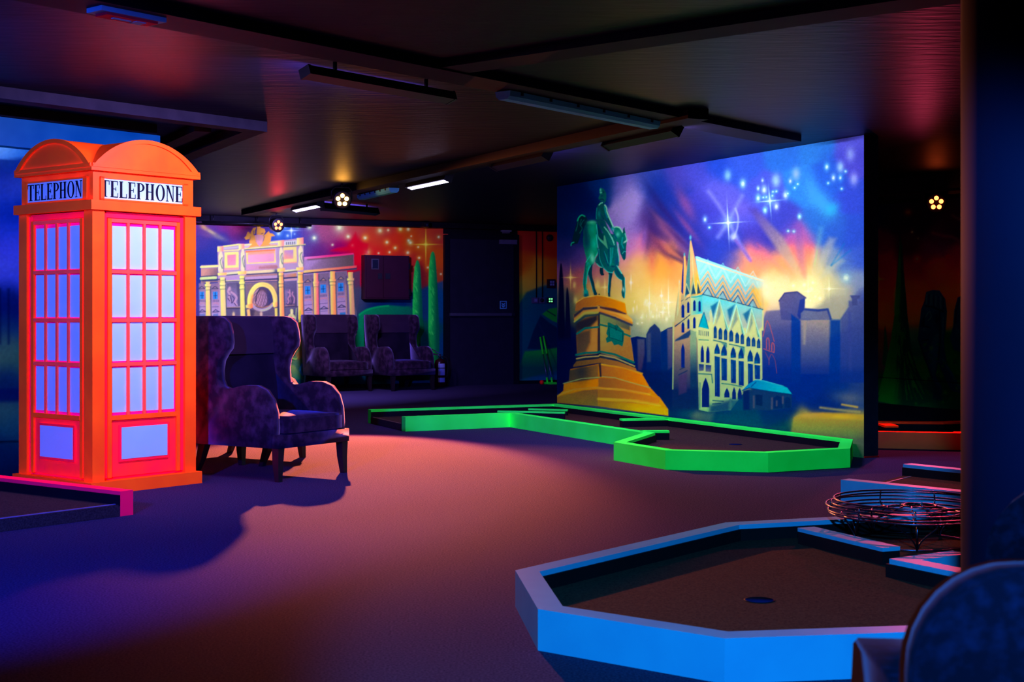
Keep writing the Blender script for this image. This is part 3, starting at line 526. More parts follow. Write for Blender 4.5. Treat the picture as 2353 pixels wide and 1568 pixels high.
    c.line(B((1185, 220), (1170, 330), (1195, 480), (1200, 600)), (90, 240, 235), 1.8, .8, .95); c.blob(*B((1150, 600))[0], 4, 10, (0, 74, 140), .7)
    c.poly(A((880, 150), (920, 138), (970, 160), (1010, 210), (1040, 280), (1045, 370), (1030, 470), (1000, 540), (960, 480), (880, 462), (850, 420), (840, 390), (880, 300), (868, 200)), (0, 116, 150), .8)
    c.blob(*A((895, 190))[0], 1.8, 3.5, (90, 250, 225), .9); c.blob(*A((905, 255))[0], 2.2, 1.6, (110, 255, 230), .9); c.blob(*A((970, 245))[0], 2, 2.2, (0, 40, 92), .9); c.blob(*A((930, 340))[0], 3, 3, (0, 56, 104), .8); c.line(A((880, 440), (930, 420), (980, 450)), (0, 44, 92), 2.4, .8, .9, True)
    c.poly(A((930, 470), (860, 520), (820, 580), (790, 700), (775, 850), (780, 980), (880, 955), (1000, 960), (1090, 1090), (1180, 1230), (1245, 1170), (1220, 1130), (1150, 950), (1090, 760), (1060, 650), (1030, 590), (990, 555)), (0, 98, 140), .8)
    c.line(A((860, 570), (900, 530), (945, 515)), (110, 255, 225), 2.2, .8, .95, True); c.line(A((800, 650), (785, 800), (790, 930)), (0, 150, 165), 1.6, .8, .9); c.line(A((1005, 575), (1050, 650), (1060, 740), (1110, 880), (1160, 990), (1220, 1140)), (140, 255, 230), 2.6, .9, 1, True); c.line(A((1000, 620), (1030, 780), (1070, 900)), (0, 195, 200), 2.5, 1.4, .8, True); c.line(A((830, 680), (900, 820), (980, 940)), (0, 56, 106), 2.2, 1, .85, True); c.blob(*A((860, 800))[0], 3, 8, (0, 140, 160), .7); c.line(A((1010, 800), (1080, 980), (1170, 1180), (1300, 1430)), (0, 72, 140), 2.6, 1, .8); c.blob(*A((1210, 1190))[0], 3.4, 4, (40, 205, 215), .8)
    c.poly(A((790, 1000), (880, 960), (1000, 970), (1050, 1080), (1130, 1250), (1200, 1400), (1235, 1520))+B((1097, 220), (1085, 280), (1060, 450), (1040, 600), (1110, 690), (1100, 735), (1000, 742), (985, 700), (1000, 550), (1000, 350), (1020, 240), (900, 60)), ((1375, 520), (0, 98, 140), (1408, 580), (0, 150, 178)), .8)
    c.line(A((990, 1140), (1090, 1260), (1160, 1380), (1240, 1540)), (120, 250, 230), 2, .8, .95); c.line(B((1040, 60), (1095, 225)), (110, 250, 230), 1.8, .7, .9); c.line(B((1020, 250), (1090, 270)), (0, 60, 112), 2, .8, .8); c.blob(*A((940, 1080))[0], 5, 6, (0, 64, 112), .7); c.line(B((1010, 300), (1005, 500), (1000, 680)), (30, 195, 205), 1.8, .8, .8); c.blob(*B((1060, 715))[0], 5, 2, (0, 54, 104), .9); c.line(B((1060, 300), (1040, 500), (1015, 640)), (0, 168, 190), 2.6, 1.2, .7)
    # ---- cathedral
    c.tint = None
    C, Dd = zf(1530, 530, 6.816), zf(1530, 740, 7.126)
    cream, cyan, navy, peach = (205, 214, 148), (90, 225, 235), (0, 34, 140), (255, 178, 100)
    c.poly(C((160, 1180), (185, 1040), (215, 790), (240, 1000), (370, 1050), (560, 990), (1500, 1240), (1530, 1250), (1530, 1568), (120, 1568)), ((1550, 720), (180, 160, 120), (1600, 740), cream), .8)
    c.poly(Dd((110, 0), (130, 0), (400, 130), (520, 200), (520, 1440), (110, 1400)), ((1555, 760), (200, 160, 120), (1555, 900), (20, 34, 110)), 1)
    c.poly(Dd((400, 0), (1570, 0), (1580, 930), (1480, 1100), (1260, 1180), (1060, 1450), (720, 1480), (540, 1440), (520, 300)), ((1660, 780), (206, 220, 150), (1660, 945), (150, 180, 140)), .8)
    c.poly(Dd((400, 130), (500, 160), (520, 1440), (400, 1440)), ((1590, 790), (130, 170, 140), (1595, 860), (10, 50, 110)), 2, .95)
    c.poly(Dd((105, 1100), (520, 1100), (530, 1440), (105, 1440)), (4, 32, 105), 7, .85)
    c.line(Dd((125, 0), (120, 600), (115, 1100)), (185, 214, 140), 2.2, 1, .9)
    # spires
    c.poly(C((185, 1050), (205, 800), (218, 790), (240, 1000), (232, 1180), (165, 1400)), ((1558, 660), (190, 205, 150), (1563, 660), (250, 190, 110)), .7)
    c.poly(C((240, 960), (280, 400), (290, 375), (305, 400), (330, 700), (330, 1000), (250, 1000)), peach, .7); c.poly(C((255, 650), (282, 420), (276, 900), (270, 1010), (240, 960)), navy, .8, .95)
    c.poly(C((290, 1050), (330, 600), (380, 150), (395, 150), (450, 420), (570, 990), (400, 1040), (380, 980)), ((1580, 640), (88, 150, 150), (1604, 640), (255, 180, 70)), .7)
    c.poly(C((380, 170), (395, 165), (480, 560), (560, 980), (470, 1000), (440, 640), (420, 700), (380, 960)), ((1586, 640), (255, 178, 120), (1608, 650), (255, 190, 30)), .8, .95)
    c.poly(C((330, 700), (375, 330), (382, 330), (378, 940), (345, 860), (320, 830)), (60, 130, 140), 1, .8); c.line(C((415, 420), (440, 800), (470, 990)), (200, 220, 150), 1.6, .7, .9)
    for q in [((430, 800), (470, 990), (400, 1000)), ((497, 800), (545, 980), (490, 995)), ((325, 840), (372, 990), (300, 1010))]: c.poly(C(*q), (10, 60, 110), 1, .9)
    for q in [((380, 1000), (430, 790), (475, 990)), ((480, 990), (497, 775), (560, 985)), ((290, 1040), (322, 830), (375, 990))]: c.line(C(*q), (200, 220, 160), 1.3, .6, .9)
    c.blob(*C((385, 110))[0], 2, 4.5, (90, 220, 235), .95); c.blob(*C((290, 380))[0], 1.5, 4, (60, 190, 215), .95); c.blob(*C((212, 800))[0], 1, 3, (160, 225, 205), .9)
    # roof with zigzag tiles
    roof = C((460, 410), (490, 405), (1530, 790), (1540, 1245), (570, 995), (520, 760))
    c.poly(roof, ((1640, 600), (150, 240, 240), (1660, 705), (120, 165, 185)), .8)
    for k, (ya, col, wd) in enumerate([(690, (120, 235, 240), 2.0), (760, (185, 250, 245), 2.4), (830, (95, 215, 232), 2.0), (880, (255, 175, 120), 2.6), (925, (110, 165, 190), 2.0), (985, (255, 160, 70), 3.2), (1040, (70, 110, 150), 2.2), (1090, (255, 165, 80), 2.6), (1130, (20, 50, 120), 2.0)]):
        pts = []
        for j in range(9):
            x = 540+j*118; sl = (x-540)*.262; pts.append((x, ya-250+sl+(170 if j % 2 == 0 else 0)+(-20 if j % 2 else 10)))
        c.line(C(*pts), col, wd, .8, .85 if k > 2 else .6)
    c.poly(C((1330, 900), (1540, 900), (1545, 1245), (1440, 1200)), (255, 180, 50), 8, .7); c.poly(C((1290, 700), (1560, 780), (1560, 900), (1290, 850)), (190, 215, 205), 8, .6)
    c.line(C((470, 415), (900, 560), (1530, 790)), (150, 250, 250), 2.4, .9, .95); c.line(C((470, 450), (900, 595), (1530, 800)), (255, 190, 150), 2.0, .8, .9)
    c.line(C((570, 1000), (1000, 1100), (1520, 1240)), (0, 70, 130), 2.4, .9, .95)
    c.blob(1760, 668, 13, 24, (255, 234, 188), .9); c.blob(1760, 700, 8, 12, (255, 196, 110), .6)
    # upper wall below the eaves
    c.poly(C((575, 1010), (1000, 1115), (1510, 1245), (1510, 1500), (1450, 1568), (560, 1400)), ((1640, 690), (90, 215, 232), (1640, 740), (170, 185, 175)), 1)
    c.poly(C((390, 1030), (570, 1005), (575, 1300), (390, 1330)), ((1590, 685), (196, 212, 150), (1613, 690), (60, 200, 220)), .8)
    c.line(C((400, 1045), (480, 1040), (565, 1020)), (0, 150, 175), 2.4, .8, .9)
    for q in [((700, 1190), (820, 1110), (740, 1360)), ((960, 1240), (1080, 1160), (1000, 1420)), ((1210, 1310), (1330, 1220), (1270, 1450))]: c.poly(C(*q), (0, 84, 150), 3, .8)
    gab = [((560, 1300), (600, 1280), (670, 1568)), ]
    for ax, ay, lx, ly, rx, ry in [(840, 1090, 745, 1460, 985, 1568), (1105, 1170, 985, 1560, 1230, 1630), (1345, 1230, 1260, 1600, 1480, 1690)]:
        c.poly(C((ax, ay), (lx, ly), (lx, 1760), (rx, 1760), (rx, ry)), cream, .8)
        c.poly(C((ax-4, ay+40), (lx+40, ly-10), (ax+20, ay+220)), (80, 120, 150), 4, .7); c.poly(C((ax, ay+40), (ax+60, ay+200), (rx-40, ry-30), (rx, ry), (ax+10, ay+10)), (0, 130, 165), 3, .8)
        c.line(C((lx, ly), (ax, ay), (rx, ry)), (175, 240, 215), 2.2, .7, .95); c.blob(*C((ax, ay-50))[0], 1.4, 4, (110, 235, 235), .9)
    c.poly(C((598, 1280), (540, 1400), (515, 1510), (670, 1545), (650, 1430)), (0, 172, 205), .9); c.line(C((515, 1510), (598, 1280), (670, 1540)), (20, 70, 130), 1.5, .6, .9)
    c.poly(C((680, 1300), (705, 1230), (740, 1400), (700, 1460)), (205, 214, 160), 1, .9)
    def lancet(Z, x0, x1, y0, y1, col=navy, pt=None):
        xm = (x0+x1)/2; h = pt or (x1-x0)*.9; c.poly(Z((xm, y0), (xm+(x1-x0)*.3, y0+h*.45), (x1, y0+h), (x1, y1), (x0, y1), (x0, y0+h), (xm-(x1-x0)*.3, y0+h*.45)), col, .6)
    for q in [(245, 290, 1150, 1365), (332, 370, 1110, 1290), (428, 468, 1085, 1260), (510, 548, 1095, 1270), (245, 290, 1430, 1600), (335, 372, 1380, 1540), (425, 468, 1350, 1535)]: lancet(C, *q)
    c.line(C((145, 1505), (380, 1320)), (30, 60, 110), 2.2, .7, .9); c.line(C((238, 1110), (275, 1085)), (60, 80, 110), 1.5, .6, .9); c.line(C((310, 1090), (375, 1040)), (60, 80, 110), 2, .7, .9)
    c.poly(Dd((150, 320), (160, 290), (400, 130), (405, 200), (370, 260)), (10, 50, 120), 2, .9); c.line(Dd((150, 70), (220, 20)), (20, 50, 110), 2, .8, .9)
    for i in range(6): c.line(Dd((545+i*30, 140+i*4), (545+i*30, 215+i*4)), (10, 60, 120), 1.6, .5, .9)
    c.line(Dd((540, 292), (700, 300)), (0, 110, 130), 2, .7, .9)
    for q in [(780, 835, 60, 270), (862, 925, 90, 290), (950, 1008, 105, 300), (1035, 1105, 125, 325), (1135, 1200, 165, 350), (1222, 1282, 185, 365), (1318, 1385, 230, 400), (1405, 1468, 245, 405), (1490, 1550, 270, 430)]:
        lancet(Dd, *q, col=(0, 60, 140)); c.blob(*Dd(((q[0]+q[1])/2, (q[2]+q[3])/2+40))[0], 2, 6, (70, 110, 150), .6)
    for q in [((780, 300), (990, 350)), ((1040, 365), (1280, 415))]: c.line(Dd(*q), (0, 100, 130), 2.6, 1, .9)
    c.poly(Dd((905, 345), (1000, 360), (1000, 430)), (0, 90, 140), 2, .7); c.poly(Dd((1200, 410), (1290, 420), (1290, 540)), (0, 110, 150), 3, .7)
    for q in [(250, 308, 350, 750), (570, 624, 375, 665), (660, 718, 390, 675)]: lancet(Dd, *q, pt=110)
    for q in [((540, 690), (625, 695), (620, 800), (540, 805)), ((650, 700), (745, 710), (740, 820), (650, 815))]: c.poly(Dd(*q), ((1600, 835), (0, 44, 140), (1600, 856), (110, 110, 140)), .7)
    for x0, x1, a, b, d_, e in [(795, 885, 350, 525, 560, 1230), (905, 1003, 370, 555, 590, 965), (1058, 1150, 400, 590, 615, 1010), (1188, 1278, 420, 600, 635, 1050), (1338, 1428, 450, 650, 680, 1050), (1448, 1545, 485, 685, 700, 945)]:
        lancet(Dd, x0, x1, a, b, col=(0, 54, 142), pt=120); c.poly(Dd((x0+3, d_), (x1, d_+15), (x1, e), (x0+8, e-10)), ((CX, 830), (0, 62, 148), (CX, 900), (0, 36, 140)), .7)
        c.blob(*Dd((x0+30, b-25))[0], 3, 3, (0, 140, 165), .6); c.line(Dd((x0+25, d_+80), (x0+30, e-80)), (40, 120, 160), 1.6, 1, .6)
    lancet(Dd, 590, 712, 908, 1400, pt=190, col=(0, 28, 125)); c.line(Dd((560, 1000), (555, 1400)), (60, 110, 130), 3, 1.5, .7); c.line(Dd((540, 850), (750, 860), (765, 1000)), (0, 90, 130), 2.4, .8, .9); c.line(Dd((230, 780), (310, 745)), (20, 50, 110), 2, .7, .9); c.line(Dd((210, 870), (350, 800)), (20, 44, 110), 2.6, .8, .9)
    c.poly(Dd((210, 880), (345, 830), (340, 1150), (210, 1200)), (70, 48, 118), 3, .7)
    c.line(Dd((915, 1010), (1060, 1025), (1250, 1065)), (0, 100, 130), 2.2, .8, .9)
    for q in [(955, 1045, 1080, 1240), (1085, 1150, 1065, 1270), (1175, 1245, 1075, 1270)]: lancet(Dd, *q, pt=100, col=(0, 34, 128))
    c.line(Dd((770, 1288), (940, 1300)), (0, 60, 120), 2.4, .8, .9); c.line(Dd((765, 1345), (900, 1335)), (0, 54, 118), 2.4, 1, .9)
    c.poly(Dd((720, 1370), (1060, 1270), (1060, 1500), (700, 1500)), (0, 46, 118), 8, .85); c.poly(Dd((1060, 1270), (1270, 1270), (1270, 1450), (1060, 1450)), (0, 64, 122), 6, .8)
    # annexe
    c.poly(Dd((1270, 1130), (1480, 1080), (2060, 1190), (2060, 1400), (1700, 1450), (1270, 1440)), (14, 50, 112), 2, .95)
    c.poly(Dd((1250, 1120), (1350, 1020), (1470, 945), (1600, 960), (1920, 1050), (1990, 1080), (2070, 1190), (1700, 1140), (1380, 1090)), ((1730, 880), (0, 128, 205), (1790, 900), (0, 170, 215)), 1)
    c.line(Dd((1250, 1125), (1360, 1085), (1700, 1140), (2060, 1190)), (0, 50, 120), 2.4, 1, .9); c.line(Dd((1400, 1060), (1475, 985)), (0, 70, 150), 2.4, 1, .8); c.line(Dd((1470, 950), (1600, 965), (1920, 1052)), (60, 200, 228), 2, 1, .7)
    c.poly(Dd((1470, 1190), (1580, 1200), (1580, 1380), (1475, 1360)), (0, 32, 96), 1, .9); c.poly(Dd((1265, 1140), (1365, 1110), (1370, 1440), (1270, 1440)), (0, 28, 105), 3, .9)
    for q in [((1760, 1250), (1820, 1205), (1900, 1240), (1910, 1420), (1760, 1420)), ((1940, 1260), (1990, 1225), (2040, 1260), (2050, 1410), (1945, 1410))]: c.poly(Dd(*q), (0, 36, 108), 1.5, .9)
    for q in [((1440, 1220), (1440, 1400)), ((1740, 1250), (1735, 1420)), ((1815, 1300), (1815, 1370)), ((1915, 1230), (1915, 1330))]: c.line(Dd(*q), (105, 84, 122), 3.5, 2.2, .7)
    # red outline sketch right of the cathedral
    rd = (200, 82, 98)
    c.line(Dd((1590, 240), (1640, 30), (1660, -20), (1700, 50), (1775, 320)), rd, 1.6, .7, .8); c.line(Dd((1650, 440), (1650, 300), (1668, 262), (1690, 300), (1695, 460)), rd, 2.2, .8, .8, True); c.line(Dd((1735, 470), (1735, 370), (1750, 340), (1775, 390), (1772, 500)), rd, 2.2, .8, .8, True)
    c.line(Dd((1600, 440), (1700, 480), (1770, 500)), rd, 1.8, .7, .8); c.line(Dd((1630, 500), (1690, 620), (1690, 700)), (150, 66, 110), 1.4, .7, .7); c.line(Dd((1690, 620), (1730, 530), (1790, 640), (1815, 840)), (150, 66, 110), 1.4, .7, .7, True)
    # bottom haze
    c.poly([(1600, 945), (1640, 950), (1630, 990), (1575, 990)], (78, 84, 118), 8, .7); c.line([(1535, 968), (1800, 990)], (20, 80, 105), 10, 9, .5); c.blob(1600, 955, 14, 8, (90, 88, 110), .7)
    c.grain(.10, 1.6); c.grain(.05, 5)
    return c
def paint_back():
    c = Canvas(440, 486, 1300, 912)
    c.bg([(468, 520, (95, 50, 150)), (470, 552, (60, 50, 152)), (480, 590, (36, 46, 152)), (520, 512, (108, 42, 142)), (550, 516, (150, 40, 128)), (560, 545, (80, 45, 150)), (500, 560, (48, 48, 150)), (590, 560, (40, 60, 170)), (620, 520, (75, 42, 142)), (650, 535, (48, 92, 212)), (672, 545, (42, 70, 205)), (690, 520, (80, 62, 172)), (640, 545, (40, 70, 190)),
          (712, 516, (115, 62, 155)), (740, 520, (165, 76, 130)), (704, 560, (88, 62, 152)), (735, 580, (92, 30, 118)), (755, 545, (145, 66, 125)), (790, 530, (192, 82, 112)), (822, 520, (186, 66, 78)), (818, 562, (205, 0, 48)), (780, 572, (135, 0, 98)), (805, 600, (212, 0, 40)), (828, 620, (180, 0, 50)), (860, 545, (206, 60, 42)), (900, 560, (212, 42, 30)), (950, 560, (200, 66, 20)), (980, 540, (190, 56, 40)), (1012, 530, (186, 46, 52)), (1000, 600, (205, 70, 26)), (880, 520, (168, 52, 62)), (935, 600, (180, 34, 40)), (1010, 640, (170, 56, 40)), (850, 580, (215, 20, 36)), (960, 640, (120, 20, 40)),
          (850, 708, (0, 26, 104)), (930, 705, (0, 32, 98)), (980, 690, (18, 52, 105)), (1010, 700, (0, 55, 118)), (1012, 800, (0, 50, 118)), (840, 735, (0, 70, 95)), (850, 760, (0, 120, 92)), (900, 760, (0, 95, 76)), (935, 800, (0, 76, 72)), (960, 860, (0, 80, 78)), (900, 880, (0, 76, 84)), (980, 780, (0, 70, 74)), (700, 880, (0, 60, 100)), (780, 880, (0, 70, 130)), (828, 700, (64, 62, 110)),
          (1230, 540, (175, 30, 44)), (1262, 560, (205, 34, 26)), (1198, 600, (225, 80, 26)), (1230, 622, (245, 150, 44)), (1262, 622, (230, 96, 24)), (1222, 660, (230, 160, 56)), (1198, 690, (110, 140, 70)), (1245, 690, (0, 90, 160)), (1200, 770, (0, 120, 120)), (1225, 720, (0, 96, 165)), (1225, 770, (0, 100, 155)), (1270, 690, (0, 96, 170)), (1220, 870, (0, 76, 140)), (1196, 860, (0, 90, 100)), (1195, 560, (195, 36, 44))], 15)
    c.warp(10, 26)
    E, Fz, G, H, I, Q = zf(455, 490, 10.45), zf(640, 500, 10.45), zf(455, 620, 10.45), zf(640, 620, 10.45), zf(615, 740, 9.8), zf(660, 480, 3.564)
    # clouds and stars
    for x, y, rx, ry, col, al, an in [(468, 522, 9, 5, (210, 150, 110), .8, 35), (486, 534, 14, 4, (205, 180, 140), .85, 30), (502, 545, 18, 5, (120, 110, 150), .8, 22), (475, 540, 14, 6, (110, 70, 140), .6, 20), (540, 525, 20, 9, (150, 55, 140), .6, 30), (556, 515, 12, 8, (165, 20, 125), .6, 0)]: c.blob(x, y, rx, ry, col, al, an)
    for x, y, r in [(656, 520, 3.5), (661, 542, 2.6), (640, 537, 4), (643, 530, 3)]: c.dot(x, y, r, (215, 235, 255), (110, 160, 250))
    c.dot(684, 521, 3, (190, 245, 235), (110, 190, 200)); c.dot(677, 538, 1.6, (170, 200, 255), (100, 140, 240)); c.star(669.5, 530, 17, 17, (225, 235, 255), (110, 150, 250))
    for x, y, r, halo in [(711, 522, 6, (150, 190, 200)), (722, 547, 7, (120, 165, 200)), (780, 523, 9, (195, 225, 200)), (800, 544, 5, (215, 210, 150)), (764, 563, 2.4, (190, 200, 170)), (810, 564, 3, (240, 190, 150)), (839, 547, 6, (240, 190, 60)), (843, 580, 7, (215, 225, 110)), (873, 530, 6, (235, 215, 130)), (892, 529, 4, (220, 130, 90)), (920, 527, 5, (210, 225, 70)), (938, 527, 6, (180, 110, 60)), (889, 557, 5, (240, 180, 70)), (908, 570, 4.5, (240, 180, 50)), (895, 580, 4, (240, 120, 50)), (943, 558, 5, (200, 220, 150)), (939, 553, 3, (170, 220, 210)), (937, 581, 5, (240, 150, 70)), (961, 568, 3.5, (235, 150, 40)), (963, 593, 4, (250, 170, 30)), (983, 615, 3.4, (235, 130, 40)), (1008, 545, 4.5, (170, 120, 50)), (1013, 630, 3.5, (190, 90, 40)), (870, 582, 3, (230, 110, 70)), (945, 543, 3, (220, 100, 50))]: c.dot(x, y, r*.72, (245, 250, 220), halo)
    c.star(978.5, 562, 26, 34, (255, 240, 90), (240, 180, 40))
    # red splash edge
    c.poly(Fz((1850, 350), (1900, 520), (2000, 600), (2150, 640), (2150, 880), (1980, 900), (1950, 1130), (1860, 1080), (1850, 860), (1780, 800), (1500, 820), (1250, 800), (1400, 740), (1650, 700), (1760, 540)), (214, 0, 42), 4, .75)
    # ---- fountain facade: main body
    lil, yel, sal, drk, oli = (176, 140, 198), (232, 220, 130), (228, 140, 186), (62, 58, 100), (190, 150, 105)
    c.poly(E((70, 1250), (470, 1240), (470, 1568), (70, 1568))+G((480, 1120), (70, 1120)), (150, 118, 170), .8)
    c.poly(E((465, 790), (610, 790), (980, 730), (1110, 740), (1930, 650), (2143, 640))+Fz((600, 480), (600, 1568))+H((590, 1100), (0, 1568))+G((480, 1120), (480, 0)), (168, 136, 190), .8)
    c.poly(Fz((600, 960), (1800, 860), (1800, 1150), (1880, 1160), (1870, 1260), (600, 1340)), ((705, 600), (150, 112, 180), (800, 600), (92, 70, 90)), .8)
    c.poly(H((590, 90), (1640, 30), (1870, 1000), (1880, 1568), (590, 1568)), ((700, 680), (160, 120, 195), (800, 690), (128, 100, 165)), .8)
    c.poly(H((1790, 60), (1960, 20), (1960, 500), (1900, 900), (1880, 1100), (1800, 400)), (64, 58, 104), 3, .8)
    # left low wing
    c.line(E((75, 1295), (470, 1270)), (228, 222, 150), 5, .9, 1); c.poly(E((75, 1340), (470, 1320), (470, 1500), (75, 1515)), ((470, 620), (205, 140, 140), (500, 632), (110, 84, 110)), 1.2, .95); c.line(E((75, 1525), (470, 1500)), (50, 56, 100), 2.4, .8, .9)
    c.line(G((75, 215), (420, 195)), (205, 225, 150), 6, 1, .95); c.line(G((75, 262), (520, 235)), (60, 60, 100), 3, 1, .9); c.line(G((75, 300), (520, 280)), (150, 110, 120), 3, 1, .9)
    # attic storey
    c.line(E((610, 800), (980, 755)), (230, 222, 140), 3, .9); c.line(E((620, 850), (980, 815)), (190, 176, 210), 4, 1.2, .9); c.line(E((625, 905), (975, 885)), (235, 215, 150), 2.6, .9, .95)
    c.poly(E((635, 940), (975, 925), (975, 1350), (640, 1370)), (238, 215, 138), .8); c.poly(E((700, 1010), (915, 990), (905, 1250), (710, 1260)), ((520, 585), (240, 120, 160), (540, 612), (215, 140, 185)), 1); c.line(E((640, 1345), (960, 1325)), (245, 130, 180), 3.5, 1, .9)
    c.line(E((1110, 770), (1930, 690)), (232, 228, 160), 3, .9, 1); c.line(E((1110, 815), (1930, 740)), (200, 170, 210), 4, 1.2, .9); c.line(E((1110, 860), (1920, 795)), (236, 222, 150), 3, .9, 1); c.line(E((1120, 880), (1930, 815)), (80, 96, 120), 2, .8, .8)
    c.poly(E((1150, 900), (1880, 850), (1890, 1240), (1150, 1250)), (190, 150, 205), .9); c.poly(E((1150, 915), (1850, 875), (1870, 1190), (1170, 1220)), (236, 205, 130), .8); c.poly(E((1200, 950), (1835, 900), (1835, 1165), (1200, 1195)), ((580, 580), (238, 150, 200), (620, 590), (214, 140, 190)), 1); c.line(E((1155, 930), (1840, 885)), (245, 110, 80), 3.2, .9, 1); c.poly(E((1200, 940), (1835, 905), (1835, 960), (1200, 1000)), (230, 150, 110), 3, .7)
    c.poly(E((1160, 1250), (1900, 1235), (1900, 1340), (1160, 1370)), ((570, 615), (205, 140, 195), (630, 610), (180, 120, 150)), 1.2, .95); c.line(E((1480, 1310), (1900, 1290)), (150, 96, 110), 4, 2.5, .6)
    c.poly(Fz((135, 790), (350, 780), (360, 1000), (130, 1010)), (232, 206, 140), 2, .9); c.poly(Fz((110, 720), (430, 700), (440, 1080), (120, 1100)), (226, 200, 140), 1); c.poly(Fz((135, 790), (355, 775), (355, 990), (125, 1005)), ((665, 578), (175, 130, 195), (660, 592), (225, 140, 150)), .9); c.line(Fz((120, 1095), (430, 1075)), (240, 140, 150), 2.4, .9, .9)
    c.poly(Fz((130, 570), (430, 550), (440, 660), (130, 680)), (198, 190, 218), .8); c.line(Fz((0, 710), (640, 665)), (80, 96, 120), 2.2, .8, .9); c.line(Fz((130, 680), (640, 645)), (222, 214, 140), 2, .7, .9)
    for i in range(5): c.line(Fz((190+i*50, 600-i*3), (192+i*50, 650-i*3)), (40, 50, 100), 1.9, .6, .9)
    # band under attic
    c.line(E((700, 1455), (930, 1430)), (215, 205, 170), 5.5, 1, .95); c.line(E((690, 1490), (960, 1465)), (40, 60, 96), 2.2, .8, .9); c.line(E((1190, 1425), (1830, 1385)), (222, 198, 160), 6, 1.2, .95); c.line(E((1170, 1478), (1900, 1430)), (50, 54, 100), 3, 1, .9); c.blob(*E((1870, 1400))[0], 5, 5, (60, 70, 110), .8)
    c.line(E((1140, 1510), (1900, 1470)), (160, 110, 120), 4, 1.5, .9); c.line(G((1130, 225), (1930, 190)), (185, 138, 196), 5, 1.4, .9); c.line(G((1130, 262), (1930, 220)), (44, 50, 100), 4, 1.2, .95); c.line(G((1130, 285), (1930, 255)), (205, 140, 150), 1.8, .7, .9); c.line(G((1130, 310), (1930, 280)), (70, 62, 112), 3, 1.2, .9)
    c.line(G((650, 225), (980, 210)), (170, 130, 200), 5, 1.2, .9); c.line(G((660, 272), (990, 258)), (215, 205, 140), 1.8, .7, .95); c.line(G((660, 295), (1000, 280)), (60, 60, 110), 2.4, .9, .9)
    c.line(H((170, 40), (400, 20)), (225, 215, 170), 6, 1.2, .9); c.line(H((120, 70), (440, 35)), (56, 62, 110), 3, 1, .9); c.poly(H((120, 120), (430, 80), (430, 190), (120, 200)), ((650, 632), (180, 120, 170), (675, 632), (190, 120, 96)), 2, .9); c.line(H((120, 205), (440, 180)), (36, 42, 96), 3.2, 1, .95); c.line(H((120, 245), (430, 230)), (215, 145, 140), 1.8, .8, .9)
    # right wing roof lines
    c.poly(Fz((620, 950), (1800, 855), (1805, 890), (620, 1010)), ((700, 594), (215, 120, 205), (760, 588), (240, 40, 130)), 1); c.line(Fz((700, 1015), (1800, 920)), (96, 64, 84), 3, 1.5, .8)
    c.poly(Fz((600, 1275), (1880, 1155), (1860, 1215), (600, 1330)), ((700, 625), (226, 190, 120), (818, 613), (235, 70, 96)), 1); c.line(Fz((600, 1345), (1870, 1225)), (44, 46, 100), 3, .9, .95); c.poly(Fz((640, 1040), (1000, 1020), (700, 1230), (620, 1240)), (160, 124, 200), 5, .7); c.line(Fz((1800, 880), (1810, 1150)), (130, 90, 150), 1.5, .8, .7)
    # bays with windows
    for x0, x1, wy, py, Z in [(600, 830, 395, 235, H), (960, 1215, 360, 200, H), (1380, 1640, 320, 165, H)]:
        xm = (x0+x1)/2; c.poly(Z((x0, py-110), (x1, py-130), (x1+30, 1100), (x0+20, 1100)), ((CX, 640), (112, 88, 130), (CX, 700), (168, 130, 205)), 2, .9)
        c.line(Z((x1-5, py), (x1+25, 1050)), (70, 66, 110), 3, 2, .8); c.line(Z((x1-25, py+200), (x1-10, 1050)), (190, 130, 110), 2.4, 1.5, .7)
        c.line(Z((xm-90, py+70), (xm-10, py), (xm+60, py+60), (xm-90, py+72)), (56, 56, 96), 1.8, .7, .95); c.poly(Z((xm-60, py+60), (xm-10, py+15), (xm+40, py+55)), (190, 130, 130), 1, .7)
        c.poly(Z((xm-85, wy), (xm+50, wy-5), (xm+52, wy+200), (xm-80, wy+205)), (40, 120, 230), .8); c.line(Z((xm-15, wy+30), (xm-12, wy+175)), (10, 36, 100), 1.5, .6, .95); c.line(Z((xm-60, wy+105), (xm+35, wy+98)), (10, 36, 100), 1.3, .6, .95); c.line(Z((xm-80, wy-45), (xm+55, wy-60)), (90, 78, 120), 1.4, .6, .8)
        for i in range(5): c.line(Z((xm-75+i*32, wy+245-i*2), (xm-73+i*32, wy+290-i*2)), (80, 66, 112), 1.5, .6, .85)
        c.line(Z((xm-80, wy+360), (xm-70, wy+330), (xm+60, wy+325), (xm+70, wy+350)), (215, 120, 140), 1.8, .8, .8); c.line(Z((xm-90, wy+460), (xm+90, wy+440)), (98, 80, 140), 1.5, .7, .9)
        c.line(Z((xm-80, wy+585), (xm, wy+525), (xm+100, wy+575), (xm-80, wy+588)), (56, 56, 104), 2.2, .7, .95); c.line(Z((xm-70, wy+640), (xm+80, wy+630)), (90, 90, 160), 1.6, .7, .8)
    c.poly(H((1470, 1030), (1610, 1020), (1610, 1100), (1470, 1100)), (50, 110, 200), .8)
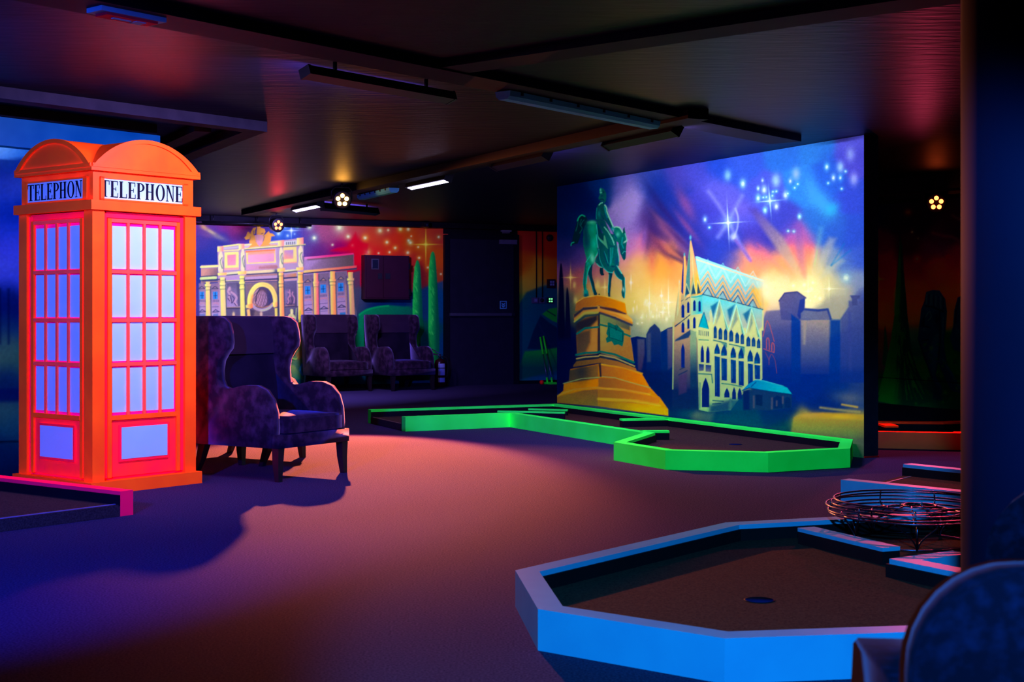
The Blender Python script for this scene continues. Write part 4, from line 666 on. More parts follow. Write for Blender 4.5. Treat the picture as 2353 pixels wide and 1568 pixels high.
    for Z, x0, x1, py, wy in [(G, 320, 500, 400, 530), (G, 40, 140, 400, 530)]:
        xm = (x0+x1)/2; c.poly(Z((x0-20, 330), (x1+20, 310), (x1+30, 1120), (x0, 1120)), ((CX, 660), (140, 108, 150), (CX, 715), (176, 140, 208)), 2, .9); c.line(Z((xm-80, py+60), (xm, py), (xm+75, py+55), (xm-80, py+62)), (64, 58, 100), 1.8, .7, .95)
        c.poly(Z((xm-55, wy), (xm+60, wy-3), (xm+65, wy+175), (xm-50, wy+180)), (48, 124, 226), .8); c.line(Z((xm+5, wy+20), (xm+7, wy+160)), (16, 40, 104), 1.4, .6, .95); c.line(Z((xm-40, wy+95), (xm+45, wy+92)), (16, 40, 104), 1.2, .6, .9)
        for i in range(5): c.line(Z((xm-45+i*32, wy+200), (xm-43+i*32, wy+240)), (90, 74, 118), 1.4, .6, .8)
        c.line(Z((xm-50, wy+300), (xm-20, wy+270), (xm+60, wy+280), (xm+90, wy+310)), (215, 130, 165), 1.8, .8, .8); c.line(Z((xm-70, wy+365), (xm+80, wy+360)), (98, 84, 140), 1.4, .7, .9); c.line(Z((xm-60, wy+490), (xm+10, wy+430), (xm+100, wy+480), (xm-60, wy+490)), (64, 62, 120), 2, .7, .95); c.poly(Z((xm-50, wy+530), (xm+80, wy+520), (xm+80, wy+600), (xm-50, wy+600)), (96, 110, 190), 1.2, .8)
    # niches
    c.poly(G((680, 320), (990, 300), (1010, 880), (690, 890)), ((CX, 650), (84, 76, 120), (CX, 700), (150, 122, 190)), 1.2, .95); c.poly(G((930, 330), (1010, 330), (1020, 880), (950, 880)), (74, 64, 110), 3, .8); c.poly(G((690, 910), (1010, 910), (1020, 1120), (690, 1120)), (84, 74, 122), 1.5, .95); c.line(G((690, 908), (1010, 900)), (150, 118, 130), 2.4, .9, .9); c.line(G((690, 930), (1010, 925)), (50, 44, 84), 2.4, 1, .9)
    for q in [((760, 430), (720, 520), (760, 600), (740, 700), (800, 760)), ((800, 540), (880, 600), (930, 680), (880, 780), (930, 850))]: c.line(G(*q), (190, 140, 190), 4, 1.4, .9, True)
    for q in [((740, 620), (780, 640), (810, 800)), ((830, 640), (870, 700), (830, 790)), ((870, 800), (920, 870)), ((720, 690), (760, 750))]: c.line(G(*q), (50, 44, 96), 2, .8, .85, True)
    c.blob(*G((855, 1075))[0], 2.6, 5, (245, 205, 160), .95); c.blob(*G((760, 470))[0], 3, 4, (200, 150, 190), .8)
    c.poly(H((120, 280), (440, 260), (450, 880), (140, 890)), ((655, 650), (96, 84, 140), (680, 690), (74, 62, 112)), 1.2, .95); c.poly(H((140, 500), (230, 480), (210, 870), (150, 870)), (140, 112, 180), 4, .7)
    for q in [((265, 490), (275, 600), (300, 680), (310, 800)), ((270, 620), (230, 700), (250, 760), (210, 830)), ((340, 540), (330, 600), (380, 680), (370, 800)), ((230, 540), (280, 560))]: c.line(H(*q), (178, 120, 176), 3, 1.2, .9, True)
    for q in [((300, 660), (320, 760), (300, 840)), ((190, 820), (240, 850))]: c.line(H(*q), (40, 36, 88), 2, .8, .85, True)
    c.line(H((145, 870), (380, 850)), (190, 130, 130), 1.6, .7, .8); c.line(H((140, 900), (460, 890)), (50, 44, 86), 2.4, .9, .95); c.poly(H((145, 915), (465, 905), (490, 1540), (165, 1545)), ((660, 720), (92, 82, 128), (685, 740), (52, 48, 96)), 1.2, .97)
    # seated statue
    c.poly(H((280, 960), (310, 940), (350, 960), (355, 1020), (345, 1060), (390, 1110), (420, 1170), (380, 1180), (360, 1230), (390, 1330), (440, 1450), (430, 1500), (210, 1530), (215, 1450), (235, 1330), (200, 1230), (220, 1120), (260, 1070), (290, 1050)), ((660, 720), (206, 196, 150), (678, 760), (190, 170, 150)), .8)
    c.line(H((425, 930), (415, 1170), (390, 1320)), (170, 190, 150), 1.5, .6, .95); c.line(H((245, 1180), (300, 1220), (360, 1220)), (236, 200, 150), 2.4, 1, .9, True)
    for q in [((280, 1260), (260, 1350), (240, 1440)), ((330, 1270), (360, 1360), (420, 1450)), ((300, 1300), (290, 1400), (300, 1480)), ((300, 1110), (320, 1160))]: c.line(H(*q), (110, 104, 116), 1.6, .7, .85, True)
    c.blob(*H((315, 1030))[0], 2, 2.4, (245, 215, 190), .8); c.poly(H((210, 1500), (430, 1470), (430, 1520), (200, 1540)), (214, 190, 190), 1, .9)
    # central apse
    c.poly(G((1130, 330), (1930, 290), (1960, 1120), (1130, 1120)), ((600, 660), (110, 88, 126), (620, 720), (80, 66, 110)), 1.2, .95); c.blob(*G((1250, 420))[0], 8, 8, (128, 100, 110), .7); c.blob(*G((1860, 420))[0], 6, 8, (150, 110, 110), .7)
    c.poly(G((1310, 820), (1310, 640), (1400, 460), (1530, 400), (1680, 450), (1790, 600), (1810, 760), (1780, 850), (1550, 920), (1400, 900)), (74, 60, 108), 1, 1, True)
    c.poly(G((1310, 800), (1320, 620), (1400, 500), (1480, 450), (1400, 620), (1380, 760), (1400, 850), (1350, 860)), (176, 130, 160), 1.2, .9, True)
    c.poly(G((1390, 780), (1400, 650), (1470, 520), (1540, 480), (1620, 560), (1660, 680), (1650, 800), (1560, 890), (1450, 870)), ((585, 690), (185, 130, 170), (610, 690), (150, 112, 170)), 1.2, .95, True)
    for i in range(-3, 5):
        c.line(G((1420+i*70, 880), (1500+i*60, 640), (1540+i*10, 480)), (96, 66, 90), 1.3, .6, .8, True); c.line(G((1640+i*60-90, 880), (1520+i*60-60, 700), (1440+i*40, 580)), (96, 66, 90), 1.1, .6, .6)
    c.poly(G((1660, 500), (1760, 560), (1815, 720), (1800, 800), (1700, 870), (1670, 700)), (60, 54, 112), 3, .9); c.line(G((1480, 460), (1410, 600), (1385, 760)), (54, 48, 88), 2.4, .9, .9, True)
    c.line(G((1310, 850), (1400, 940), (1550, 970), (1700, 920), (1790, 830)), (170, 140, 190), 7, 1.4, .97, True); c.line(G((1500, 985), (1640, 960), (1760, 880)), (170, 190, 150), 2.4, 1.2, .8, True); c.line(G((1330, 820), (1430, 880), (1560, 905), (1700, 870), (1790, 800)), (190, 120, 96), 1.8, .8, .8, True)
    c.line(G((1245, 880), (1240, 720), (1290, 540), (1400, 400), (1540, 355), (1700, 400), (1800, 520), (1850, 680), (1860, 800)), (232, 205, 122), 10.5, 1, 1, True); c.line(G((1205, 820), (1210, 680), (1260, 520), (1360, 390), (1480, 335)), (222, 222, 120), 3, 1.4, .9, True); c.line(G((1285, 860), (1285, 720), (1310, 620)), (250, 150, 96), 4, 1.8, .9, True); c.line(G((1560, 350), (1700, 395), (1810, 510), (1870, 680)), (245, 175, 110), 3.4, 1.8, .8, True)
    c.poly(G((1130, 860), (1200, 830), (1310, 820), (1320, 900), (1280, 930), (1150, 920)), ((564, 700), (226, 222, 130), (580, 700), (255, 110, 84)), .9); c.poly(G((1790, 790), (1920, 770), (1925, 880), (1830, 910), (1800, 880)), ((628, 700), (228, 220, 110), (638, 700), (255, 130, 110)), .9)
    c.poly(G((1170, 960), (1240, 950), (1260, 1120), (1190, 1120)), (230, 175, 120), .9); c.poly(G((1260, 960), (1380, 980), (1330, 1120), (1260, 1120)), (58, 46, 84), 2, .9); c.poly(G((1840, 930), (1910, 920), (1930, 1120), (1850, 1120)), (228, 200, 110), .9); c.blob(*G((1515, 1065))[0], 3, 5, (240, 190, 180), .95); c.blob(*G((1400, 1060))[0], 6, 8, (130, 100, 110), .6)
    c.line(H((1920-1930, 0), (-10, 1568)), (50, 54, 96), 4, 1.5, .8)
    # columns: (Zoom, top pts left/right) drawn as shaded shafts with capitals
    def col(Z, xt, xb, yt, yb, w_, cap, warm):
        c.poly(Z((xt-w_/2, yt), (xt+w_/2, yt), (xb+w_/2+6, yb), (xb-w_/2-6, yb)), ((Z((xt-w_/2, 0))[0][0], 0), (228, 222, 112), (Z((xt+w_/2, 0))[0][0], 0), warm), .8)
        c.line(Z((xt+w_/2+8, yt+40), (xb+w_/2+14, yb)), (44, 66, 96), 2.4, 1.2, .8)
        for (dy, ww) in cap:
            c.poly(Z((xt-ww/2, dy), (xt+ww/2, dy-4), (xt+ww/2-8, dy+52), (xt-ww/2+8, dy+56)), ((Z((xt-ww/2, 0))[0][0], 0), (236, 234, 130), (Z((xt+ww/2, 0))[0][0], 0), warm), .8); c.line(Z((xt-ww/2+6, dy+60), (xt+ww/2-6, dy+56)), (70, 100, 96), 1.5, .7, .7)
    col(G, 235, 250, 290, 1120, 100, [(350, 150), (430, 110)], (238, 180, 150)); col(G, 590, 615, 180, 1120, 115, [(200, 110), (320, 140), (410, 130)], (226, 190, 150)); col(G, 1055, 1080, 140, 1120, 100, [(160, 120), (290, 140), (410, 120)], (222, 200, 120))
    col(H, 60, 100, 70, 1568, 100, [(90, 115), (280, 120), (360, 110)], (245, 130, 100)); col(H, 525, 540, 60, 1200, 110, [(60, 130), (270, 140), (360, 110)], (250, 130, 90)); col(H, 900, 920, 80, 1100, 110, [(290, 150), (350, 130)], (240, 80, 130)); col(H, 1300, 1325, 40, 1100, 120, [(230, 160), (310, 140)], (250, 130, 100)); col(H, 1730, 1800, 60, 1568, 115, [(210, 170), (300, 130)], (215, 140, 130))
    c.line(H((520, 1000), (500, 1568)), (200, 180, 70), 5, 1.5, .9)
    for Z, q in [(E, (470, 1425, 690, 1500)), (E, (950, 1385, 1165, 1480)), (Fz, (0, 1210, 150, 1290)), (Fz, (420, 1190, 600, 1275)), (E, (1900, 1325, 2090, 1415))]: c.poly(Z((q[0], q[1]+12), (q[2], q[1]), (q[2]-10, q[3]-10), (q[0]+10, q[3])), ((Z((q[0], 0))[0][0], 0), (240, 228, 130), (Z((q[2], 0))[0][0], 0), (255, 160, 110)), .8)
    # attic posts and statues
    for Z, x0, x1, y0, y1 in [(E, 465, 610, 795, 930), (E, 980, 1110, 735, 880), (E, 1925, 2065, 650, 800), (Fz, 440, 600, 480, 650)]: c.poly(Z((x0, y0+15), (x1, y0), (x1, y1-10), (x0, y1)), ((Z((x0, 0))[0][0], 0), (236, 234, 150), (Z((x1, 0))[0][0], 0), (240, 120, 150)), .8)
    for Z, xm, y0, y1, wd in [(E, 545, 930, 1400, 110), (E, 1075, 870, 1370, 90), (E, 1995, 830, 1290, 90), (Fz, 530, 690, 1170, 110)]:
        h = y1-y0; c.poly(Z((xm-wd*.2, y0), (xm+wd*.2, y0), (xm+wd*.5, y0+h*.25), (xm+wd*.25, y0+h*.5), (xm+wd*.55, y1), (xm-wd*.5, y1), (xm-wd*.4, y0+h*.55), (xm-wd*.5, y0+h*.25)), (228, 205, 180), 1, .97, True)
        c.line(Z((xm+wd*.3, y0+h*.3), (xm-wd*.1, y0+h*.5), (xm+wd*.35, y0+h*.85)), (70, 104, 120), 2, .9, .85, True); c.line(Z((xm-wd*.3, y0+h*.15), (xm-wd*.35, y0+h*.4), (xm-wd*.1, y0+h*.7)), (214, 226, 170), 1.8, .8, .8, True); c.line(Z((xm+wd*.5, y0+h*.5), (xm+wd*.6, y1)), (80, 90, 110), 1.6, .8, .7)
    # crest
    cr = (226, 150, 84)
    c.poly(E((1400, 240), (1460, 205), (1500, 240), (1500, 300), (1490, 520), (1410, 520), (1420, 320)), cr, .9, 1, True); c.poly(E((1270, 230), (1300, 235), (1440, 270), (1430, 310), (1320, 290)), cr, .9); c.poly(E((1500, 300), (1600, 220), (1625, 240), (1540, 320)), cr, .9)
    c.poly(E((1110, 590), (1160, 540), (1190, 450), (1230, 455), (1250, 500), (1320, 360), (1390, 340), (1380, 480), (1330, 520), (1400, 560), (1380, 740), (1290, 740), (1230, 720), (1230, 620), (1150, 640)), cr, 1, 1); c.poly(E((1500, 350), (1600, 380), (1620, 450), (1560, 560), (1700, 430), (1720, 480), (1790, 490), (1850, 550), (1760, 560), (1740, 700), (1680, 750), (1560, 740), (1480, 560)), cr, 1, 1)
    c.poly(E((1190, 850), (1300, 740), (1380, 700), (1620, 700), (1750, 760), (1900, 760), (1880, 780), (1700, 780), (1560, 800), (1400, 800), (1250, 830)), cr, 1.2)
    c.poly(E((1360, 530), (1440, 515), (1560, 530), (1570, 620), (1540, 740), (1480, 800), (1420, 740), (1380, 640)), (205, 138, 190), .9); 
    for q in [((1390, 560), (1420, 720)), ((1460, 540), (1470, 640)), ((1530, 560), (1520, 700))]: c.line(E(*q), (226, 160, 150), 1.6, .8, .9)
    for q in [((1340, 420), (1330, 500)), ((1380, 400), (1370, 470)), ((1560, 480), (1520, 500))]: c.line(E(*q), (70, 60, 120), 2, .8, .85)
    c.line(E((1600, 560), (1560, 680)), (90, 80, 140), 1.8, .8, .8); c.line(E((1260, 560), (1240, 650)), (70, 60, 140), 1.6, .8, .6)
    c.line([(698, 512), (698, 600)], (70, 50, 120), 1, .6, .6)
    # rocks and water
    c.poly(I((280, 260), (720, 260), (760, 600), (850, 1300), (150, 1260), (100, 900), (180, 700), (280, 560)), ((640, 770), (170, 150, 70), (690, 860), (30, 84, 92)), 3, .97)
    c.poly(I((390, 280), (700, 270), (690, 360), (400, 400)), (214, 150, 84), 1.2, .9); c.line(I((395, 290), (700, 275)), (200, 205, 100), 2.6, 1, .9); c.poly(I((400, 420), (640, 410), (630, 540), (400, 560)), (226, 170, 60), 1.4, .9); c.line(I((390, 410), (690, 320)), (60, 80, 60), 2.4, 1, .8); c.line(I((430, 500), (560, 500)), (60, 66, 50), 1.8, .8, .9); c.line(I((600, 430), (600, 480)), (60, 50, 40), 2, .8, .9); c.line(I((445, 440), (445, 480)), (60, 50, 40), 2, .8, .9)
    c.poly(I((720, 260), (770, 200), (830, 600), (850, 900), (720, 700), (690, 500)), ((690, 780), (190, 160, 60), (695, 815), (40, 70, 50)), 3, .9)
    c.poly(I((290, 330), (340, 420), (375, 480), (350, 540), (310, 530), (330, 640), (290, 660), (280, 450)), (214, 220, 150), 1, .9)
    c.poly(I((360, 780), (500, 680), (640, 660), (620, 760), (520, 800), (620, 860), (500, 870), (420, 830)), (30, 40, 52), 2.5, .9); c.poly(I((380, 560), (560, 560), (520, 620), (380, 640)), (56, 66, 62), 3, .8)
    c.line(I((150, 760), (300, 680), (440, 650), (600, 600), (640, 540)), (180, 190, 90), 4, 2, .85, True); c.line(I((600, 680), (500, 760), (560, 820), (640, 840), (690, 770)), (150, 200, 80), 2, .9, .9, True); c.poly(I((640, 720), (760, 620), (800, 700), (760, 820), (680, 860)), (150, 96, 60), 3, .85); c.poly(I((380, 900), (520, 860), (560, 930), (420, 980)), (34, 70, 50), 3, .8)
    c.poly(I((110, 850), (180, 870), (230, 960), (250, 1080), (300, 1230), (160, 1230), (110, 1000)), ((628, 830), (80, 150, 245), (640, 865), (110, 165, 255)), 1.6, .95); c.line(I((160, 900), (220, 1050), (300, 1220)), (0, 96, 200), 3.4, 1.6, .85, True)
    c.line(I((300, 1160), (310, 1020), (350, 960), (390, 1010), (420, 1250)), (120, 185, 255), 4.5, 1.6, .95, True); c.line(I((350, 900), (400, 960), (440, 1100), (440, 1280)), (0, 130, 225), 3.4, 1.6, .9, True); c.line(I((330, 1060), (330, 1220)), (0, 110, 210), 4, 2, .8)
    c.line(I((780, 960), (740, 1060), (760, 1160), (790, 1200)), (0, 100, 225), 4.5, 2.2, .9, True); c.line(I((740, 1010), (730, 1100)), (70, 165, 255), 2, 1, .8); c.poly(I((470, 1000), (560, 1020), (560, 1250), (480, 1200)), (40, 60, 96), 3, .85); c.poly(I((480, 960), (600, 980), (760, 1200), (820, 1320), (560, 1300)), ((670, 845), (130, 140, 80), (690, 870), (30, 96, 90)), 3, .8)
    c.poly([(690, 872), (1024, 872), (1024, 905), (690, 905)], (0, 60, 110), 6, .7); c.poly([(770, 866), (846, 866), (846, 892), (770, 892)], (10, 80, 150), 3, .7)  # wall foot: lit gaps between chair legs painted into the water blue
    # green hill and cypresses
    hill = Q((590, 860), (650, 820), (740, 800), (830, 790), (960, 800), (1100, 780), (1100, 1130), (900, 1200), (560, 1250))
    c.poly(hill, ((830, 705), (0, 128, 92), (920, 810), (0, 78, 76)), 3, .92); c.poly(Q((960, 740), (1100, 660), (1180, 620), (1280, 590), (1280, 900), (1100, 860), (980, 790)), ((960, 690), (16, 44, 100), (1015, 680), (0, 64, 140)), 4, .8)
    c.line(Q((590, 870), (650, 830), (740, 805), (830, 795)), (0, 165, 104), 3, 2, .8, True); c.poly(Q((960, 1110), (1060, 1040), (1100, 1140), (980, 1160)), (0, 44, 100), 5, .8)
    def cyp(pts, x):
        c.poly(pts, ((x-10, 0), (40, 224, 92), (x+10, 0), (0, 86, 72)), 1.1, 1, True)
    cyp(Q((1063, 420), (1088, 470), (1100, 640), (1108, 850), (1112, 1000), (1090, 1090), (1060, 1110), (1035, 1060), (1028, 900), (1030, 660), (1042, 500)), 957)
    cyp(Q((1190, 350), (1212, 390), (1226, 560), (1238, 800), (1245, 1060), (1240, 1200), (1200, 1300), (1175, 1240), (1158, 1060), (1157, 780), (1158, 560), (1170, 400)), 994)
    r2 = np.random.RandomState(9)
    for xa, ya, yb in [(952, 610, 770), (989, 590, 830)]:
        for k in range(46):
            y = ya+(yb-ya)*r2.rand(); x = xa+r2.rand()*9-3.5; c.line([(x, y), (x+2.5+r2.rand()*2, y+5+r2.rand()*5)], (90, 250, 110) if r2.rand() < .6 else (0, 120, 70), 1.2, .7, .6)
    c.line(Q((1060, 1100), (1070, 1130)), (20, 190, 90), 4, 1.5, .9)
    # strip right of the door: hills and lawn
    c.poly([(1192, 700), (1210, 672), (1240, 660), (1262, 655), (1290, 645), (1290, 860), (1192, 870)], ((1210, 690), (0, 70, 118), (1260, 740), (0, 62, 108)), 4, .85)
    c.poly([(1246, 722), (1262, 710), (1290, 706), (1290, 745), (1270, 738)], (20, 165, 60), 2, .95); c.poly([(1212, 802), (1226, 760), (1242, 725), (1262, 742), (1290, 760), (1290, 806)], (10, 28, 80), 2, .9)
    c.line([(1258, 715), (1276, 726)], (0, 30, 60), 3, 1.4, .8); c.line([(1236, 742), (1262, 790)], (26, 44, 100), 3, 2, .5)
    c.poly([(1194, 840), (1206, 808), (1240, 805), (1290, 798), (1290, 850), (1194, 872)], ((1240, 806), (14, 150, 66), (1240, 846), (0, 70, 84)), 3, .95)
    pass
    c.grain(.10, 1.5)
    return c

def paint_right():
    c = Canvas(2000, 440, 2240, 960)
    c.bg([(2020, 480, (12, 14, 90)), (2060, 500, (28, 10, 80)), (2120, 500, (26, 8, 72)), (2200, 520, (40, 16, 84)), (2160, 540, (50, 24, 96)), (2150, 570, (96, 36, 130)), (2020, 560, (95, 14, 92)), (2025, 600, (180, 10, 80)), (2040, 640, (190, 40, 80)), (2090, 570, (52, 12, 70)), (2100, 620, (150, 40, 80)), (2150, 620, (220, 105, 80)), (2200, 600, (150, 40, 120)), (2200, 630, (225, 110, 70)), (2115, 600, (120, 12, 90)),
          (2030, 680, (235, 110, 40)), (2035, 720, (255, 145, 20)), (2095, 670, (225, 120, 55)), (2100, 720, (235, 150, 40)), (2190, 680, (225, 140, 50)), (2180, 720, (170, 180, 60)), (2020, 780, (110, 80, 70)), (2020, 840, (90, 80, 130)), (2100, 770, (60, 150, 150)), (2105, 800, (0, 110, 120)), (2190, 790, (0, 110, 70)), (2110, 850, (20, 170, 70)), (2190, 830, (0, 130, 70)), (2040, 880, (0, 110, 60)), (2100, 900, (0, 90, 70)), (2180, 900, (0, 100, 60)), (2150, 900, (0, 60, 96)), (2120, 930, (0, 110, 84)), (2020, 930, (0, 84, 84)), (2200, 930, (0, 96, 90))], 17)
    c.warp(12, 26)
    Z4, Z5 = zf(1980, 300, 3.732), zf(1980, 640, 3.407)
    c.line(Z4((610, 880), (700, 905), (780, 915), (840, 950)), (120, 60, 140), 6, 5, .7, True); c.line(Z4((780, 730), (840, 765)), (120, 90, 140), 6, 5, .6)
    for (x, y), r, co, ha in [((398, 700), 4, (230, 170, 80), (190, 60, 40)), ((433, 870), 2.4, (220, 230, 180), (120, 100, 110)), ((483, 925), 1.8, (200, 210, 180), (90, 80, 110)), ((475, 1100), 4, (255, 240, 220), (235, 20, 60)), ((740, 1082), 2.6, (235, 20, 60), (180, 10, 60))]: c.dot(*Z4((x, y))[0], r, co, ha)
    c.star(*Z4((145, 1275))[0], 16, 34, (255, 205, 60), (250, 140, 50))
    # small tree + big conifer
    c.poly(Z5((183, 360), (205, 560), (215, 670), (165, 670), (175, 520)), (0, 110, 88), 1.5, .9, True)
    c.poly(Z4((332, 905), (345, 1000), (360, 1200), (380, 1400), (392, 1568))+Z5((360, 300), (390, 560), (430, 700), (500, 850), (560, 960), (400, 1000), (250, 985), (130, 960), (140, 880), (180, 720), (230, 480), (255, 280)), ((2050, 0), (20, 178, 70), (2075, 0), (0, 84, 80)), 2, 1)
    c.poly(Z4((325, 1000), (310, 1200), (280, 1400), (275, 1568), (320, 1568), (330, 1300)), (40, 190, 90), 3, .7); c.blob(*Z5((320, 620))[0], 16, 26, (0, 76, 72), .8); c.blob(*Z5((310, 440))[0], 6, 18, (20, 175, 70), .6)
    r = np.random.RandomState(4)
    for k in range(110):
        t_ = r.rand()**.7; a = (r.rand()-.5)*2; y = 330+t_*520; x = 305+a*(18+t_*120); L = 40+70*t_
        c.line(Z5((x, y), (x+a*(8+t_*60), y+L)), random.choice([(40, 214, 84), (20, 170, 66), (0, 74, 62), (0, 96, 70), (60, 225, 100)]), 1.5, 1.3, .5)
    # stone heads
    c.poly(Z5((505, 105), (560, 90), (610, 95), (655, 160), (668, 260), (660, 380), (645, 480), (650, 560), (670, 680), (740, 800), (775, 900), (700, 880), (640, 760), (600, 660), (580, 760), (630, 860), (620, 920), (560, 800), (520, 700), (470, 560), (440, 480), (455, 330), (465, 240), (490, 180)), ((2115, 700), (0, 84, 176), (2170, 760), (0, 66, 150)), 1.5, 1)
    c.poly(Z5((505, 110), (610, 100), (655, 170), (640, 250), (560, 220), (500, 205)), (18, 96, 180), 1.5, .9)
    for i in range(8): c.line(Z5((510+i*18, 120+i*4), (505+i*19, 200+i*6)), (0, 26, 84) if i % 2 else (70, 150, 220), 1.6, .8, .8)
    c.line(Z5((500, 215), (560, 225), (640, 260)), (0, 20, 72), 3.4, 1.2, .9); c.poly(Z5((470, 330), (500, 280), (490, 380), (465, 380)), (0, 40, 104), 2, .8); c.line(Z5((500, 300), (530, 260), (545, 300), (520, 330)), (70, 150, 220), 2.4, 1, .8, True); c.line(Z5((480, 370), (530, 385)), (0, 22, 76), 3, 1.2, .9); c.blob(*Z5((490, 400))[0], 6, 4, (50, 140, 220), .7); c.line(Z5((470, 490), (520, 480)), (0, 26, 80), 3, 1.4, .9); c.blob(*Z5((590, 320))[0], 5, 14, (0, 24, 84), .7); c.poly(Z5((560, 460), (610, 420), (600, 640), (560, 760), (520, 600)), (20, 110, 200), 4, .7); c.line(Z5((610, 240), (615, 480), (600, 640)), (0, 26, 84), 3.4, 1.4, .8); c.line(Z5((640, 300), (630, 480)), (40, 120, 200), 3, 1.4, .6); c.line(Z5((640, 640), (700, 740), (770, 860)), (0, 110, 200), 5, 2.4, .8); c.line(Z5((450, 490), (500, 640), (550, 780)), (0, 30, 90), 3.4, 1.4, .8)
    c.poly(Z5((790, 130), (750, 150), (725, 250), (715, 380), (690, 470), (720, 560), (790, 580), (870, 560), (870, 130)), (0, 70, 160), 1.8, 1); c.line(Z5((770, 150), (740, 260), (735, 350)), (0, 30, 90), 3, 1.2, .8); c.blob(*Z5((755, 420))[0], 6, 10, (10, 96, 190), .7)
    for k in range(40): c.blob(2085+r.rand()*125, 790+r.rand()*140, 3+r.rand()*3, 2+r.rand()*3, random.choice([(40, 205, 80), (0, 120, 70), (90, 220, 90), (0, 84, 80)]), .45, r.rand()*90)
    c.poly(Z5((560, 800), (620, 860), (640, 960), (560, 940)), (0, 44, 100), 4, .7); c.line([(2000, 866), (2240, 883)], (0, 8, 30), 1.8, .7, .95)
    c.grain(.12, 1.6); return c

def paint_left():
    c = Canvas(-260, 262, 372, 1120, .5)
    pts = []
    for x in (-240, -150, -60): pts += [(x, 280, (0, 70, 170)), (x, 400, (60, 110, 220)), (x, 520, (30, 80, 200)), (x, 640, (90, 100, 215)), (x, 760, (0, 40, 110)), (x, 860, (70, 120, 90)), (x, 960, (0, 60, 90)), (x, 1080, (0, 20, 50))]
    pts += [(0, 285, (0, 62, 160)), (60, 300, (0, 66, 170)), (150, 310, (0, 58, 160)), (300, 320, (0, 46, 140)), (5, 340, (120, 175, 250)), (30, 360, (20, 90, 200)), (15, 395, (30, 70, 190)), (25, 425, (110, 130, 235)), (8, 440, (60, 100, 225)), (25, 480, (0, 60, 180)), (10, 520, (60, 90, 215)), (20, 570, (100, 100, 225)), (15, 620, (120, 120, 225)), (25, 640, (80, 90, 210)), (10, 690, (0, 30, 100)), (30, 700, (0, 26, 92)), (15, 760, (20, 60, 100)), (10, 800, (100, 140, 90)), (30, 830, (70, 120, 80)), (20, 870, (20, 60, 90)), (15, 900, (0, 30, 80)), (10, 940, (80, 130, 90)), (20, 980, (20, 80, 90)), (15, 1040, (0, 36, 70)), (30, 1090, (0, 24, 56)), (200, 500, (30, 80, 200)), (200, 800, (30, 60, 120)), (300, 600, (40, 80, 190)), (300, 900, (20, 70, 90))]
    c.bg(pts, 24); c.warp(18, 40)
    for i in range(14):
        x = -240+i*20; c.line([(x, 665), (x, 790)], (0, 16, 62), 5, 3, .6)
    c.poly([(-260, 900), (370, 885), (370, 915), (-260, 930)], (0, 22, 80), 6, .8); c.line([(-260, 1028), (372, 1000)], (0, 4, 18), 3, 1.5, .9)
    c.grain(.1, 4); return c

def wall_grid(name, plane, cv, x0, x1, z0, z1, step, nrm, mat):
    """wall front as a fine grid carrying the paint colours, in place on its plane"""
    xs = np.linspace(x0, x1, int((x1-x0)/step)+2); k = (xs-CX)/F
    t = (k*plane.p.y-plane.p.x)/(plane.d.x-k*plane.d.y); px = plane.p.x+plane.d.x*t; py = plane.p.y+plane.d.y*t
    nz = int((z1-z0)*F/py.mean()/step)+2; zs = np.linspace(z0, z1, nz)
    XX, ZZ = np.meshgrid(px, zs); YY = np.repeat(py[None, :], nz, 0); IX = np.repeat(xs[None, :], nz, 0); IY = HY-(ZZ-CH)*F/YY
    col = np.ones((nz, len(xs), 4), np.float32); col[..., :3] = cv.sample(IX, IY)
    nx = len(xs); co = np.stack([XX, YY, ZZ], -1).reshape(-1, 3).astype(np.float32)
    i = (np.arange(nz-1)[:, None]*nx+np.arange(nx-1)[None, :]).ravel(); fc = np.stack([i, i+1, i+1+nx, i+nx], 1).astype(np.int32)
    n = np.cross(co[1]-co[0], co[nx]-co[0])
    if float(np.dot(n, np.array(nrm))) < 0: fc = fc[:, ::-1]
    me = bpy.data.meshes.new(name); me.vertices.add(len(co)); me.vertices.foreach_set('co', co.ravel())
    me.loops.add(fc.size); me.loops.foreach_set('vertex_index', np.ascontiguousarray(fc).ravel()); me.polygons.add(len(fc))
    me.polygons.foreach_set('loop_start', np.arange(0, fc.size, 4, dtype=np.int32)); me.polygons.foreach_set('loop_total', np.full(len(fc), 4, np.int32))
    me.update(); at = me.color_attributes.new('paint', 'FLOAT_COLOR', 'POINT'); at.data.foreach_set('color', col.ravel())
    me.materials.append(MATS[mat]); me.validate()
    o = bpy.data.objects.new(name, me); COL.objects.link(o); return o
# ------------------------------------------------------------------ the room
paint_mat('mural_paint')
def adopt(t, o):
    o.parent = t; o.location = -Vector(t.location); return o
def slab(name, pts, z0, z1, mat): return prism(name, [(p[0], p[1], z0) for p in pts], (0, 0, z1-z0), mat)
def wallbody(name, plane, t0, t1, n, z0, z1, th=.14, mat='wall_black'):
    a, b = plane.p+plane.d*t0, plane.p+plane.d*t1; back = -Vector(n)*th; f = -Vector(n)*.004
    return struct(slab(name, [a+f, b+f, b+back, a+back], z0, z1, mat))
OUT = [(-9.5, -3.0), (8.5, -3.0), (8.5, 27), (-9.5, 27)]
fl_ = struct(slab('floor', OUT, -.1, 0, 'carpet'), 'dark speckled carpet')
struct(slab('ceiling', OUT, CEIL, CEIL+.12, 'ceiling_black'), 'black painted ceiling')
wc = wallbody('wall_centre', W_MAIN, 0, 4.83, NM, 0, CEIL, .14)
wb = wallbody('wall_back', W_BACK, -9.0, 4.2, NB, 0, CEIL, .15)
wr = wallbody('wall_right', W_RIGHT, -17, 3.6, NM, 0, CEIL, .15)
W_LEFT = Plane((-3.31, 9.19, 0), D2); NL = Vector((D2.y, -D2.x, 0))
